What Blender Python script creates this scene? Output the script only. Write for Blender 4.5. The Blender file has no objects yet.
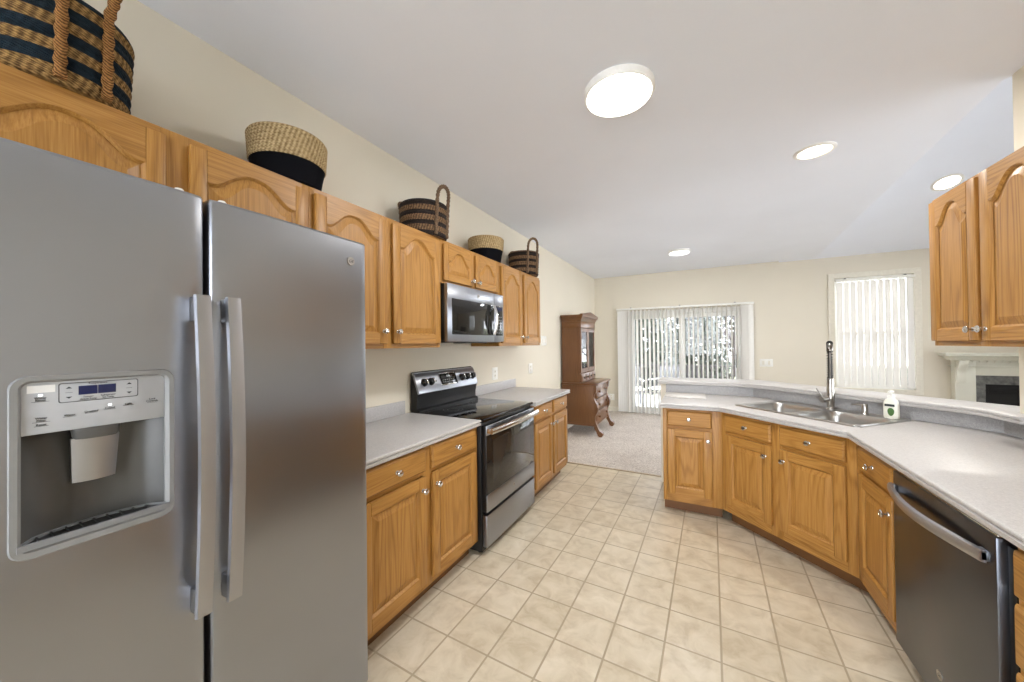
import bpy, bmesh, math, random
from mathutils import Vector, Matrix
random.seed(7)
sc = bpy.context.scene
COL = sc.collection
PI = math.pi
# ------------------------------------------------------------------ camera
CAM_H, YAW, PIT, ROL, FPX = 1.42, 0.4814, 0.0085, 0.0112, 355.17
def make_camera():
    cd = bpy.data.cameras.new('camera'); co = bpy.data.objects.new('camera', cd); COL.objects.link(co)
    c, s = math.cos(YAW), math.sin(YAW)
    right = Vector((c, s, 0)); fw = Vector((-s, c, 0)); up = Vector((0, 0, 1))
    F = fw * math.cos(PIT) + up * math.sin(PIT); U = -fw * math.sin(PIT) + up * math.cos(PIT)
    R2 = right * math.cos(ROL) - U * math.sin(ROL); U2 = right * math.sin(ROL) + U * math.cos(ROL)
    m = Matrix((R2, U2, -F)).transposed().to_4x4(); m.translation = (0, 0, CAM_H)
    co.matrix_world = m
    cd.sensor_fit = 'HORIZONTAL'; cd.sensor_width = 36; cd.lens = FPX / 1024 * 36
    cd.clip_start = 0.02; cd.clip_end = 300
    sc.camera = co
make_camera()
# ------------------------------------------------------------------ sky, exposure
SKY = 8.0
w = bpy.data.worlds.new('sky'); sc.world = w; w.use_nodes = True
nt = w.node_tree; nt.nodes.clear()
wo = nt.nodes.new('ShaderNodeOutputWorld'); bg = nt.nodes.new('ShaderNodeBackground')
tc = nt.nodes.new('ShaderNodeTexCoord'); sx = nt.nodes.new('ShaderNodeSeparateXYZ'); cr = nt.nodes.new('ShaderNodeValToRGB')
nt.links.new(tc.outputs['Generated'], sx.inputs[0]); nt.links.new(sx.outputs['Z'], cr.inputs[0])
cr.color_ramp.elements[0].position = 0.0; cr.color_ramp.elements[0].color = (.90, .94, 1, 1)
cr.color_ramp.elements[1].position = 0.7; cr.color_ramp.elements[1].color = (.80, .88, 1, 1)
nt.links.new(cr.outputs[0], bg.inputs[0]); bg.inputs[1].default_value = SKY
nt.links.new(bg.outputs[0], wo.inputs[0])
sc.view_settings.view_transform = 'Standard'; sc.view_settings.look = 'None'
sc.view_settings.gamma = 1; sc.view_settings.use_curve_mapping = False
sc.view_settings.exposure = 0.45
LAMP = .5
# ------------------------------------------------------------------ materials
def s2l(c):
    return tuple(((v/255)/12.92 if v/255 <= .04045 else ((v/255+.055)/1.055)**2.4) for v in c) + (1,)
class N:
    def __init__(s, name):
        s.m = bpy.data.materials.new(name); s.m.use_nodes = True; s.t = s.m.node_tree
        s.p = s.t.nodes['Principled BSDF']; s.out = s.t.nodes['Material Output']
    def n(s, typ, **kw):
        x = s.t.nodes.new('ShaderNode' + typ)
        for k, v in kw.items():
            if k.startswith('i_'): x.inputs[k[2:].replace('_', ' ')].default_value = v
            else: setattr(x, k, v)
        return x
    def l(s, a, b): s.t.links.new(a, b)
    def obj(s, scale=(1, 1, 1), rnd=False, rot=(0, 0, 0), coord='Object'):
        tc = s.n('TexCoord'); mp = s.n('Mapping'); mp.inputs['Scale'].default_value = scale; mp.inputs['Rotation'].default_value = rot
        src = tc.outputs[coord]
        if rnd:
            oi = s.n('ObjectInfo'); vm = s.n('VectorMath', operation='SCALE'); vm.inputs[0].default_value = (7.3, 5.1, 3.7)
            s.l(oi.outputs['Random'], vm.inputs['Scale']); va = s.n('VectorMath', operation='ADD')
            s.l(src, va.inputs[0]); s.l(vm.outputs[0], va.inputs[1]); src = va.outputs[0]
        s.l(src, mp.inputs[0]); return mp.outputs[0]
    def noise(s, vec, scale=5, detail=3, rough=.5, dist=0):
        x = s.n('TexNoise'); x.inputs['Scale'].default_value = scale; x.inputs['Detail'].default_value = detail
        x.inputs['Roughness'].default_value = rough; x.inputs['Distortion'].default_value = dist
        s.l(vec, x.inputs['Vector']); return x.outputs[0]
    def ramp(s, fac, stops):
        x = s.n('ValToRGB'); e = x.color_ramp.elements
        while len(e) < len(stops): e.new(.5)
        for el, (p, c) in zip(e, stops): el.position = p; el.color = c if len(c) == 4 else s2l(c)
        s.l(fac, x.inputs[0]); return x.outputs[0]
    def mix(s, fac, a, b, blend='MIX'):
        x = s.n('Mix', data_type='RGBA', blend_type=blend)
        for sock, v in ((x.inputs[0], fac), (x.inputs[6], a), (x.inputs[7], b)):
            if hasattr(v, 'links'): s.l(v, sock)
            else: sock.default_value = v
        return x.outputs[2]
    def math(s, op, a, b=0.):
        x = s.n('Math', operation=op)
        for sock, v in ((x.inputs[0], a), (x.inputs[1], b)):
            if hasattr(v, 'links'): s.l(v, sock)
            else: sock.default_value = v
        return x.outputs[0]
    def bump(s, h, strength=.3, dist=.002):
        b = s.n('Bump'); b.inputs['Strength'].default_value = strength; b.inputs['Distance'].default_value = dist
        s.l(h, b.inputs['Height']); s.l(b.outputs[0], s.p.inputs['Normal'])
    def base(s, c):
        if hasattr(c, 'links'): s.l(c, s.p.inputs['Base Color'])
        else: s.p.inputs['Base Color'].default_value = c
    def set(s, rough=.5, metal=0., spec=.5, **kw):
        s.p.inputs['Roughness'].default_value = rough; s.p.inputs['Metallic'].default_value = metal
        s.p.inputs['Specular IOR Level'].default_value = spec
        for k, v in kw.items(): s.p.inputs[k.replace('_', ' ')].default_value = v
        return s
def plain(name, c, rough=.5, metal=0., spec=.5, var=.04, vs=30):
    m = N(name); v = m.obj(rnd=True); nz = m.noise(v, vs, 2)
    a = s2l(c); lo = tuple(x*(1-var) for x in a[:3])+(1,); hi = tuple(min(1, x*(1+var)) for x in a[:3])+(1,)
    m.base(m.ramp(nz, [(.3, lo), (.7, hi)])); m.set(rough, metal, spec); return m.m
def emit(name, c, st):
    m = N(name); m.base((0.8, .8, .8, 1)); m.p.inputs['Emission Color'].default_value = s2l(c); m.p.inputs['Emission Strength'].default_value = st
    return m.m
def oak(name, axis, cols=((190, 142, 75), (162, 113, 51), (108, 72, 30)), rough=.32):
    m = N(name)
    sc1 = {'x': (.55, 7, 7), 'y': (7, .55, 7), 'z': (7, 7, .55)}[axis]
    sc2 = {'x': (6, 260, 260), 'y': (260, 6, 260), 'z': (260, 260, 6)}[axis]
    v1 = m.obj(sc1, rnd=True); v2 = m.obj(sc2, rnd=True)
    n1 = m.noise(v1, 1.0, 1.5, .45, .15)
    ring = m.math('SINE', m.math('MULTIPLY', n1, 120.0))
    ring = m.math('ADD', m.math('MULTIPLY', ring, .5), .5)
    ring = m.math('POWER', ring, 2.6); n2 = m.noise(v2, 1.0, 2.5, .6); patch = m.noise(m.obj((1.5, 1.5, 1.5), rnd=True), 1.6, 1)
    ring = m.math('MULTIPLY', ring, m.math('ADD', m.math('MULTIPLY', patch, 1.5), -.15))
    fac = m.math('ADD', m.math('MULTIPLY', ring, .28), m.math('MULTIPLY', n2, .74))
    c = m.ramp(fac, [(.18, cols[0]), (.5, cols[1]), (.85, cols[2])])
    big = m.noise(m.obj((2.2, 2.2, 2.2), rnd=True), 1, 2)
    c = m.mix(m.math('MULTIPLY', big, .3), c, s2l((170, 121, 58)), 'MIX')
    m.base(c); m.set(rough+.1, 0, .4); m.bump(fac, .12, .0008)
    return m.m
OAKZ, OAKX = oak('oak_vertical_grain', 'z'), oak('oak_horizontal_grain', 'x')
OAKY = oak('oak_depth_grain', 'y')
DARKW = oak('walnut_vertical_grain', 'z', ((104, 66, 42), (80, 48, 29), (56, 33, 20)), .3)
DARKX = oak('walnut_horizontal_grain', 'x', ((104, 66, 42), (80, 48, 29), (56, 33, 20)), .18)
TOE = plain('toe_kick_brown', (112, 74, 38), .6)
def steel(name, c, rough=.26, axis='x', aniso=.6):
    """brushed metal with reflections drawn out along one direction"""
    m = N(name); nz = m.noise(m.obj(), 3, 2); a = s2l(c)
    m.base(m.ramp(nz, [(.3, tuple(x*.98 for x in a[:3])+(1,)), (.7, tuple(min(1, x*1.02) for x in a[:3])+(1,))]))
    m.set(rough, 1.0); m.p.inputs['Anisotropic'].default_value = aniso
    vt = m.n('VectorTransform', vector_type='VECTOR', convert_from='OBJECT', convert_to='WORLD')
    vt.inputs[0].default_value = (1, 0, 0) if axis == 'x' else (0, 0, 1)
    m.l(vt.outputs[0], m.p.inputs['Tangent']); return m.m
STEEL = steel('brushed_stainless', (158, 161, 168), .28, aniso=.8)
STEELD = steel('dark_stainless', (104, 107, 113), .28)
STEELV = steel('brushed_stainless_handle', (176, 177, 181), .40, 'z')
CHROME = steel('polished_nickel', (205, 203, 200), .14, aniso=0)
NICKEL = steel('satin_nickel', (176, 172, 166), .28, aniso=0)
GUN = steel('faucet_nickel', (120, 116, 110), .25, aniso=0)
SINKM = steel('sink_stainless', (190, 188, 184), .33, aniso=0)
BLACK = plain('black_plastic', (18, 18, 19), .4)
BLACKG = plain('black_gloss_glass', (10, 10, 11), .06)
OVENG = plain('oven_glass', (26, 24, 22), .05)
GREYP = plain('grey_plastic', (178, 180, 183), .38)
GREYD = plain('dark_grey_plastic', (66, 66, 67), .4)
CAVITY = plain('dispenser_cavity_grey', (82, 81, 79), .3)
TXT = plain('dark_lettering', (45, 47, 50), .6)
BLUE = N('blue_display'); BLUE.base(s2l((16, 22, 58))); BLUE.set(.15); BLUE.p.inputs['Emission Color'].default_value = s2l((30, 44, 110)); BLUE.p.inputs['Emission Strength'].default_value = .12; BLUE = BLUE.m
LED = emit('indicator_led', (240, 250, 255), 2.0)
PAPER = plain('white_sticker', (232, 232, 230), .6)
WHITE = plain('white_paint', (238, 236, 230), .4)
WHITEP = plain('white_plastic', (236, 234, 226), .35)
TRIMW = plain('cream_trim_paint', (226, 220, 204), .45)
def paint(name, c, var=.02, rough=.7):
    m = N(name); nz = m.noise(m.obj(), 1.2, 3); a = s2l(c)
    m.base(m.ramp(nz, [(.3, tuple(x*(1-var) for x in a[:3])+(1,)), (.7, tuple(x*(1+var) for x in a[:3])+(1,))])); m.set(rough, 0, .3)
    m.bump(m.noise(m.obj(), 180, 2), .06, .001); return m.m
WALL = paint('cream_wall_paint', (222, 214, 196))
CEIL = paint('white_ceiling_paint', (238, 241, 248))
def tilefloor():
    m = N('beige_tile_floor'); S = 1/.2326
    tc = m.n('TexCoord'); mp = m.n('Mapping'); yl = -.0298
    mp.inputs['Scale'].default_value = (S, S, S); mp.inputs['Rotation'].default_value = (0, 0, -yl)
    mp.inputs['Location'].default_value = (5.912, -6.848+20, 0)
    m.l(tc.outputs['Object'], mp.inputs[0])
    b = m.n('TexBrick'); b.offset = 0; b.offset_frequency = 1; b.squash = 1; b.squash_frequency = 1
    for k, v in (('Scale', 1.0), ('Mortar Size', .022), ('Mortar Smooth', .3), ('Bias', 0.), ('Brick Width', 1.), ('Row Height', 1.)): b.inputs[k].default_value = v
    b.inputs['Color1'].default_value = s2l((210, 195, 170)); b.inputs['Color2'].default_value = s2l((197, 181, 154)); b.inputs['Mortar'].default_value = s2l((164, 148, 122))
    m.l(mp.outputs[0], b.inputs['Vector'])
    n1 = m.noise(m.obj(), 9, 5, .62, .6)
    c = m.mix(.33, b.outputs['Color'], m.ramp(n1, [(.34, (150, 132, 102)), (.5, (200, 189, 164)), (.66, (226, 217, 198))]), 'MIX')
    c = m.mix(b.outputs['Fac'], c, s2l((166, 150, 124)))
    m.base(c); m.set(.34, 0, .5)
    h = m.math('SUBTRACT', m.math('MULTIPLY', n1, .15), b.outputs['Fac']); m.bump(h, .35, .002)
    return m.m
TILE = tilefloor()
def laminate(name, c, sp):
    m = N(name); v = m.obj()
    n1 = m.noise(v, 260, 2, .7); n2 = m.noise(v, 90, 3, .6)
    f = m.math('ADD', m.math('MULTIPLY', n1, .6), m.math('MULTIPLY', n2, .4)); a = s2l(c)
    m.base(m.ramp(f, [(.36, tuple(x*(1-sp) for x in a[:3])+(1,)), (.5, a), (.64, tuple(min(1, x*(1+sp)) for x in a[:3])+(1,))])); m.set(.37, 0, .5); return m.m
LAM = laminate('grey_speckled_laminate', (191, 187, 183), .13); BSP = laminate('grey_backsplash_laminate', (160, 158, 157), .24)
def carpetm():
    m = N('beige_carpet'); n1 = m.noise(m.obj(), 75, 4, .8); n2 = m.noise(m.obj(), 4, 3)
    f = m.math('ADD', m.math('MULTIPLY', n1, .9), m.math('MULTIPLY', n2, .1))
    m.base(m.ramp(f, [(.34, (146, 134, 122)), (.5, (194, 183, 172)), (.64, (226, 218, 208))])); m.set(.95, 0, .1); m.bump(n1, .8, .006); return m.m
CARPET = carpetm()
def glass(name, tint=(1, 1, 1, 1)):
    m = N(name); m.t.nodes.remove(m.p)
    tr = m.n('BsdfTransparent'); gl = m.n('BsdfGlossy'); gl.inputs['Roughness'].default_value = .02; fr = m.n('Fresnel'); fr.inputs[0].default_value = 1.45
    tr.inputs[0].default_value = tint; mx = m.n('MixShader'); m.l(fr.outputs[0], mx.inputs[0]); m.l(tr.outputs[0], mx.inputs[1]); m.l(gl.outputs[0], mx.inputs[2]); m.l(mx.outputs[0], m.out.inputs[0]); return m.m
GLASS = glass('window_glass')
def slatm():
    m = N('vinyl_blind'); m.t.nodes.remove(m.p); d = m.n('BsdfDiffuse'); t = m.n('BsdfTranslucent')
    d.inputs[0].default_value = s2l((246, 243, 236)); t.inputs[0].default_value = s2l((236, 234, 228))
    mx = m.n('MixShader'); mx.inputs[0].default_value = .18; m.l(d.outputs[0], mx.inputs[1]); m.l(t.outputs[0], mx.inputs[2]); m.l(mx.outputs[0], m.out.inputs[0]); return m.m
SLAT = slatm()
def basketm(name, stripes, lo, hi):
    """woven surface; stripes = list of (z0, z1) bands that are dark, in local metres"""
    m = N(name); tc = m.n('TexCoord'); s = m.n('SeparateXYZ'); m.l(tc.outputs['Object'], s.inputs[0])
    ang = m.math('ARCTAN2', s.outputs[1], s.outputs[0])
    wv = m.math('SINE', m.math('ADD', m.math('MULTIPLY', ang, 55.0), m.math('MULTIPLY', s.outputs[2], 420.0)))
    wv2 = m.math('SINE', m.math('MULTIPLY', s.outputs[2], 520.0))
    nz = m.noise(m.obj((60, 60, 160)), 1, 3, .7)
    f = m.math('ADD', m.math('MULTIPLY', m.math('MULTIPLY', wv, wv2), .22), nz)
    straw = m.ramp(f, [(.28, lo), (.5, tuple((a+b)//2 for a, b in zip(lo, hi))), (.74, hi)])
    dark = m.ramp(nz, [(.3, stripes[1]), (.7, stripes[2])])
    fac = None
    for z0, z1 in stripes[0]:
        b = m.math('MULTIPLY', m.math('GREATER_THAN', s.outputs[2], z0), m.math('LESS_THAN', s.outputs[2], z1))
        fac = b if fac is None else m.math('ADD', fac, b)
    m.base(m.mix(fac, straw, dark) if fac is not None else straw); m.set(.85, 0, .2); m.bump(f, .9, .006); return m.m
NAVY = basketm('navy_striped_seagrass', ([(.042, .080), (.112, .150), (.182, .218), (.248, .30)], (9, 18, 26), (24, 40, 50)), (78, 56, 30), (172, 136, 84))
BROWN = basketm('dark_striped_seagrass', ([(.0, .03), (.068, .098), (.136, .166), (.2, .24)], (26, 21, 20), (52, 43, 38)), (66, 49, 36), (150, 118, 84))
STRAW = basketm('natural_straw_weave', ([], (0, 0, 0), (0, 0, 0)), (124, 100, 64), (212, 188, 144))
CLOTH = plain('black_cloth', (14, 14, 18), .95, 0, .1)
def ropem(name, a, b):
    m = N(name); n1 = m.noise(m.obj((90, 90, 90)), 1, 3, .7); n2 = m.n('TexWave'); n2.inputs['Scale'].default_value = 55; n2.inputs['Distortion'].default_value = 3
    m.l(m.obj((1, 1, 1), rot=(.5, .6, .3)), n2.inputs['Vector']); f = m.math('ADD', m.math('MULTIPLY', n1, .6), m.math('MULTIPLY', n2.outputs['Fac'], .4))
    m.base(m.ramp(f, [(.3, a), (.7, b)])); m.set(.85, 0, .2); m.bump(f, .8, .006); return m.m
ROPE = ropem('brown_rope', (88, 56, 28), (172, 124, 72)); ROPED = ropem('dark_rope', (66, 50, 40), (142, 116, 90))
LEAF = N('leaf_green'); LEAF.base(LEAF.ramp(LEAF.noise(LEAF.obj(), 14, 3), [(.3, (22, 28, 20)), (.55, (40, 48, 32)), (.75, (74, 80, 58))])); LEAF.set(.7); LEAF = LEAF.m
BARK = plain('bark', (58, 46, 42), .9, var=.2); DECKM = plain('grey_deck_boards', (196, 196, 198), .7, var=.12, vs=4)
RAILM = plain('deck_rail_brown', (44, 38, 38), .7, var=.1); SIDING = plain('pale_siding', (206, 208, 212), .7)
GRASS = N('lawn'); GRASS.base(GRASS.ramp(GRASS.noise(GRASS.obj(), 3, 5), [(.3, (96, 104, 70)), (.7, (158, 156, 128))])); GRASS.set(.9); GRASS = GRASS.m
STONE = N('grey_slate_tile'); STONE.base(STONE.ramp(STONE.noise(STONE.obj(), 18, 4), [(.3, (84, 84, 80)), (.7, (132, 131, 126))])); STONE.set(.45); STONE = STONE.m
FIRE = plain('firebox_black', (16, 15, 15), .7)
SOAP = plain('creamy_bottle_plastic', (240, 238, 224), .3); SOAPG = plain('leaf_print_green', (84, 122, 66), .5)
# ------------------------------------------------------------------ mesh helpers
class MB:
    def __init__(s, mats=None):
        s.b = bmesh.new(); s.mi = 0
    def _fin(s, faces):
        for f in faces: f.material_index = s.mi
    def box(s, x0, x1, y0, y1, z0, z1, bev=0., seg=2, M=None):
        vs = [s.b.verts.new((x, y, z)) for x in (x0, x1) for y in (y0, y1) for z in (z0, z1)]
        q = [(0, 1, 3, 2), (4, 6, 7, 5), (0, 4, 5, 1), (2, 3, 7, 6), (0, 2, 6, 4), (1, 5, 7, 3)]
        fs = [s.b.faces.new([vs[i] for i in f]) for f in q]; s._fin(fs)
        if bev:
            es = list({e for f in fs for e in f.edges})
            r = bmesh.ops.bevel(s.b, geom=es, offset=bev, segments=seg, affect='EDGES', profile=.5)
            s._fin(r['faces']); vs = list({v for f in r['faces'] for v in f.verts} | {v for v in vs if v.is_valid})
        if M is not None: bmesh.ops.transform(s.b, matrix=M, verts=vs)
        return s
    def loops(s, loops, close=True, cap0=True, cap1=True, cyc=False):
        """loops: list of equal-length 3D point lists joined in order"""
        L = [[s.b.verts.new(p) for p in lp] for lp in loops]; n = len(L[0]); fs = []
        rng = range(len(L)) if cyc else range(len(L)-1)
        for i in rng:
            a, c = L[i], L[(i+1) % len(L)]
            for j in range(n if close else n-1):
                k = (j+1) % n
                try: fs.append(s.b.faces.new((a[j], a[k], c[k], c[j])))
                except ValueError: pass
        if cap0 and not cyc: fs.append(s.b.faces.new(L[0][::-1]))
        if cap1 and not cyc: fs.append(s.b.faces.new(L[-1]))
        s._fin(fs); return s
    def lathe(s, prof, n=24, M=None, sx=1., sy=1., cap0=True, cap1=True):
        M = M or Matrix()
        return s.loops([[M @ Vector((r*sx*math.cos(2*PI*i/n), r*sy*math.sin(2*PI*i/n), z)) for i in range(n)] for r, z in prof], cap0=cap0, cap1=cap1)
    def cyl(s, p0, p1, r0, r1=None, n=16):
        p0, p1 = Vector(p0), Vector(p1); r1 = r0 if r1 is None else r1; d = p1-p0
        q = d.to_track_quat('Z', 'Y').to_matrix().to_4x4(); q.translation = p0
        return s.lathe([(r0, 0), (r1, d.length)], n, q)
    def tube(s, pts, r, n=10, twist=0., oval=1.):
        pts = [Vector(p) for p in pts]; L = []; prev = None
        for i, p in enumerate(pts):
            t = (pts[min(i+1, len(pts)-1)] - pts[max(i-1, 0)]).normalized()
            if prev is None:
                a = Vector((0, 0, 1)) if abs(t.z) < .9 else Vector((1, 0, 0)); u = t.cross(a).normalized()
            else: u = (prev - t*prev.dot(t)).normalized()
            v = t.cross(u); prev = u; rr = r[i] if isinstance(r, (list, tuple)) else r
            L.append([p + (u*math.cos(2*PI*j/n) + v*math.sin(2*PI*j/n)*oval)*rr for j in range(n)])
        return s.loops(L)
    def prism(s, poly, z0, z1, M=None):
        M = M or Matrix()
        return s.loops([[M @ Vector((x, y, z0)) for x, y in poly], [M @ Vector((x, y, z1)) for x, y in poly]])
    def quad(s, *p):
        f = s.b.faces.new([s.b.verts.new(q) for q in p]); s._fin([f]); return s
    def build(s, name, mat, parent=None, smooth=True, ang=35, kind=None, label=None):
        s.b.normal_update(); bmesh.ops.recalc_face_normals(s.b, faces=s.b.faces[:])
        me = bpy.data.meshes.new(name); s.b.to_mesh(me); s.b.free()
        for m in (mat if isinstance(mat, (list, tuple)) else [mat]): me.materials.append(m)
        if smooth:
            me.polygons.foreach_set('use_smooth', [True]*len(me.polygons)); me.set_sharp_from_angle(angle=math.radians(ang))
        o = bpy.data.objects.new(name, me); COL.objects.link(o)
        if parent is not None: o.parent = parent
        if kind: o['kind'] = kind
        if label: o['label'] = label
        return o
def tag(o, label, cat, group=None, kind=None):
    o['label'] = label; o['category'] = cat
    if group: o['group'] = group
    if kind: o['kind'] = kind
    return o
def thing(name, label, cat, loc=(0, 0, 0), rz=0., group=None):
    o = bpy.data.objects.new(name, None); COL.objects.link(o); o.empty_display_size = .1
    o.location = loc; o.rotation_euler = (0, 0, rz); return tag(o, label, cat, group)
def copy_tree(o, parent=None):
    c = o.copy(); COL.objects.link(c)
    if parent is not None: c.parent = parent
    for ch in list(o.children): copy_tree(ch, c)
    return c
def offset_poly(poly, d):
    """inset a CCW polygon by d with mitred corners"""
    n = len(poly); out = []
    for i in range(n):
        a, b, c = Vector(poly[i-1]), Vector(poly[i]), Vector(poly[(i+1) % n])
        e1 = (b-a).normalized(); e2 = (c-b).normalized(); n1 = Vector((-e1.y, e1.x)); n2 = Vector((-e2.y, e2.x))
        k = n1+n2; k = k/max(k.dot(n1), .2); out.append((b.x+k.x*d, b.y+k.y*d))
    return out
def slab(name, poly, prof, mat, parent=None, hole=None, kind=None):
    """countertop: prof = [(inset, z) ... bottom to top]; optional hole polygon through it"""
    b = MB(); L = [[(x, y, z) for x, y in offset_poly(poly, i)] for i, z in prof]
    if not hole: b.loops(L)
    else:
        b.loops(L, cap0=False, cap1=False)
        b.loops([[(x, y, prof[0][1]) for x, y in hole], [(x, y, prof[-1][1]) for x, y in hole]], cap0=False, cap1=False)
        for z in (prof[0][1], prof[-1][1]):
            b.b.verts.ensure_lookup_table()
            es = [e for e in b.b.edges if len(e.link_faces) == 1 and all(abs(v.co.z-z) < 1e-6 for v in e.verts)]
            bmesh.ops.triangle_fill(b.b, use_beauty=True, edges=es)
    return b.build(name, mat, parent, kind=kind, ang=30)
def text(s, size, mat, parent, loc, rot=(PI/2, 0, 0), name='lettering', ext=.0004, align='CENTER', shear=0.):
    cu = bpy.data.curves.new(name, 'FONT'); cu.body = s; cu.size = size; cu.extrude = ext; cu.align_x = align; cu.align_y = 'CENTER'; cu.resolution_u = 3; cu.shear = shear
    t = bpy.data.objects.new('tmp', cu); COL.objects.link(t); bpy.context.view_layer.update()
    me = bpy.data.meshes.new_from_object(t.evaluated_get(bpy.context.evaluated_depsgraph_get())); bpy.data.objects.remove(t); me.materials.clear(); me.materials.append(mat)
    me.name = name; o = bpy.data.objects.new(name, me); COL.objects.link(o); o.parent = parent; o.location = loc; o.rotation_euler = rot; return o
def badge(parent, x, y, z, r, mat=None):
    """round metal badge facing -y"""
    M = Matrix.Translation((x, y, z)) @ Matrix.Rotation(PI/2, 4, 'X')
    b = MB().lathe([(r, 0), (r, .0015), (r*.86, .0025), (r*.8, .0015), (0.0001, .0015)], 28, M); o = b.build('badge', mat or NICKEL, parent)
    text('GE', r*.95, GREYD, o, (x, y-.0016, z), name='monogram', shear=.25)
    return o
# ------------------------------------------------------------------ cabinet parts (local: x width, front faces -y, z up)
def knob(parent, x, y, z):
    M = Matrix.Translation((x, y, z)) @ Matrix.Rotation(PI/2, 4, 'X')
    MB().lathe([(.011, 0), (.010, .003), (.0055, .006), (.0055, .014), (.011, .017), (.0155, .021), (.0165, .025), (.014, .029), (.008, .0305), (.0075, .0295), (.0001, .0305)], 18, M).build('knob', CHROME, parent)
def outline(x0, x1, z0, zs, h, ins, n=25):
    """panel opening outline: rectangle whose top is a cathedral arch of height h above shoulder zs"""
    a, b = x0+ins, x1-ins; c = (x0+x1)/2; wd = (b-a)/2
    pts = [(a, z0+ins), (b, z0+ins)]
    if h <= 0: return pts + [(b, zs-ins), (a, zs-ins)]
    sh = .07
    for i in range(n):
        u = 1-2*i/(n-1); q = min(abs(u)/(1-sh), 1.0)
        z = zs - ins + h*(.5+.5*math.cos(PI*q**1.3))
        pts.append((c+u*wd, z))
    return pts
def door(parent, x0, x1, z0, z1, arch=0., fw=.058, kn=None, y0=0., t=.02, shoulder=None):
    """raised panel door, back at y0, front at y0-t"""
    yf = y0-t; top = z1-fw; zs = (top-arch) if arch else top
    if arch: zs = z1-fw*.8-arch
    b = MB(); hin = outline(x0+fw, x1-fw, z0+fw, zs, arch, 0)
    e = .004
    # stiles
    b.mi = 0
    b.box(x0, x0+fw, yf, y0, z0, z1, e); b.box(x1-fw, x1, yf, y0, z0, z1, e)
    b.mi = 1
    b.box(x0+fw, x1-fw, yf, y0, z0, z0+fw, .0)
    if arch:
        up = [p for p in hin[2:]]
        poly = [(x1-fw, z1), (x0+fw, z1)] + [(x, z) for x, z in up[::-1]]
        b.loops([[(x, yf, z) for x, z in poly], [(x, y0, z) for x, z in poly]])
    else: b.box(x0+fw, x1-fw, yf, y0, z1-fw, z1, .0)
    # sticking bevel around opening
    L = [hin, outline(x0+fw, x1-fw, z0+fw, zs, arch, .004), outline(x0+fw, x1-fw, z0+fw, zs, arch, .009)]
    ys = [yf+.0005, yf+.004, yf+.011]; b.mi = 0
    b.loops([[(x, y, z) for x, z in lp] for lp, y in zip(L, ys)], cap0=False, cap1=False)
    d = b.build('door', [OAKZ, OAKX], parent, ang=25)
    p = MB(); ins = [(.004, yf+.013), (.011, yf+.012), (.014, yf+.011), (.040, yf+.004), (.042, yf+.003)]
    mx_ = min((x1-x0-2*fw)*.3, (zs-z0-fw)*.34); ins = [(i*min(1, mx_/.042), y) for i, y in ins]
    p.loops([[(x, y, z) for x, z in outline(x0+fw, x1-fw, z0+fw, zs, arch, i)] for i, y in ins], cap0=False)
    p.build('panel', OAKZ, d, ang=12)
    if kn: knob(d, kn[0], yf, kn[1])
    return d
def drawer(parent, x0, x1, z0, z1, y0=0., t=.02, kn=True, mat=None):
    b = MB(); L = [(0, y0), (0, y0-t*.55), (.004, y0-t*.8), (.010, y0-t), (.012, y0-t)]
    b.loops([[(x0+i, y, z0+i), (x1-i, y, z0+i), (x1-i, y, z1-i), (x0+i, y, z1-i)] for i, y in L])
    d = b.build('drawer', mat or OAKX, parent, ang=20)
    if kn: knob(d, (x0+x1)/2, y0-t, (z0+z1)/2)
    return d
def face_frame(parent, W, z0, z1, stiles, rails, t=.02):
    b = MB(); b.mi = 0
    for a, c in stiles: b.box(a, c, 0, t, z0, z1, .0015)
    b.mi = 1
    ss = sorted(stiles)
    for (za, zb) in rails:
        for i in range(len(ss)-1): b.box(ss[i][1], ss[i+1][0], .001, t, za, zb, 0)
    return b.build('face_frame', [OAKZ, OAKX], parent, ang=25)
def carcass(parent, poly, z0, z1, mat=None):
    return MB().prism(poly, z0, z1).build('carcass', mat or OAKZ, parent, smooth=False)
# ------------------------------------------------------------------ the room
XL, YB, ZC = -1.93, 7.5, 2.785
VS = .45
def vz(y): return 2.765+VS*(YB-y) if y > 3 else 2.765+VS*(YB-3)-VS*(3-y)
def st(name, b, mat, parent=None, **kw):
    return b.build(name, mat, parent, kind=None if parent else 'structure', **kw)
st('floor', MB().box(XL-.1, 1.5, -2.7, 4.06, -.06, 0), TILE, smooth=False)
st('floor_carpet', MB().box(XL-.1, 5.6, 4.06, YB+.1, -.06, .008).box(1.5, 5.6, -2.7, 4.06, -.06, .008), CARPET, smooth=False)
st('trim_1', MB().box(XL, -.35, 4.045, 4.075, 0, .011, .004), plain('threshold_strip', (176, 158, 132), .5), smooth=False)
st('wall_left', MB().box(XL-.1, XL, -2.7, YB+.1, 0, ZC+.02), WALL, smooth=False)
DX0, DX1, DZ = -1.26, .74, 2.05
WX0, WX1, WZ0, WZ1 = 1.965, 2.885, .66, 2.42
b = MB()
for a in ((XL-.1, DX0, 0, ZC), (DX0, DX1, DZ, ZC), (DX1, WX0, 0, ZC), (WX0, WX1, 0, WZ0), (WX0, WX1, WZ1, ZC), (WX1, 5.6, 0, ZC)): b.box(a[0], a[1], YB, YB+.12, a[2], a[3])
st('wall_back', b, WALL, smooth=False)
KX = 1.465
st('wall_right', MB().box(KX, KX+.12, -2.6, 2.83, 0, ZC), WALL, smooth=False)
FX0, FX1 = -1.85, 1.36
b = MB()
for a in ((XL, FX0, 0, ZC), (FX0, FX1, 0, .12), (FX0, FX1, 2.66, ZC), (FX1, 5.6, 0, ZC)): b.box(a[0], a[1], -2.7, -2.6, a[2], a[3])
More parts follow.
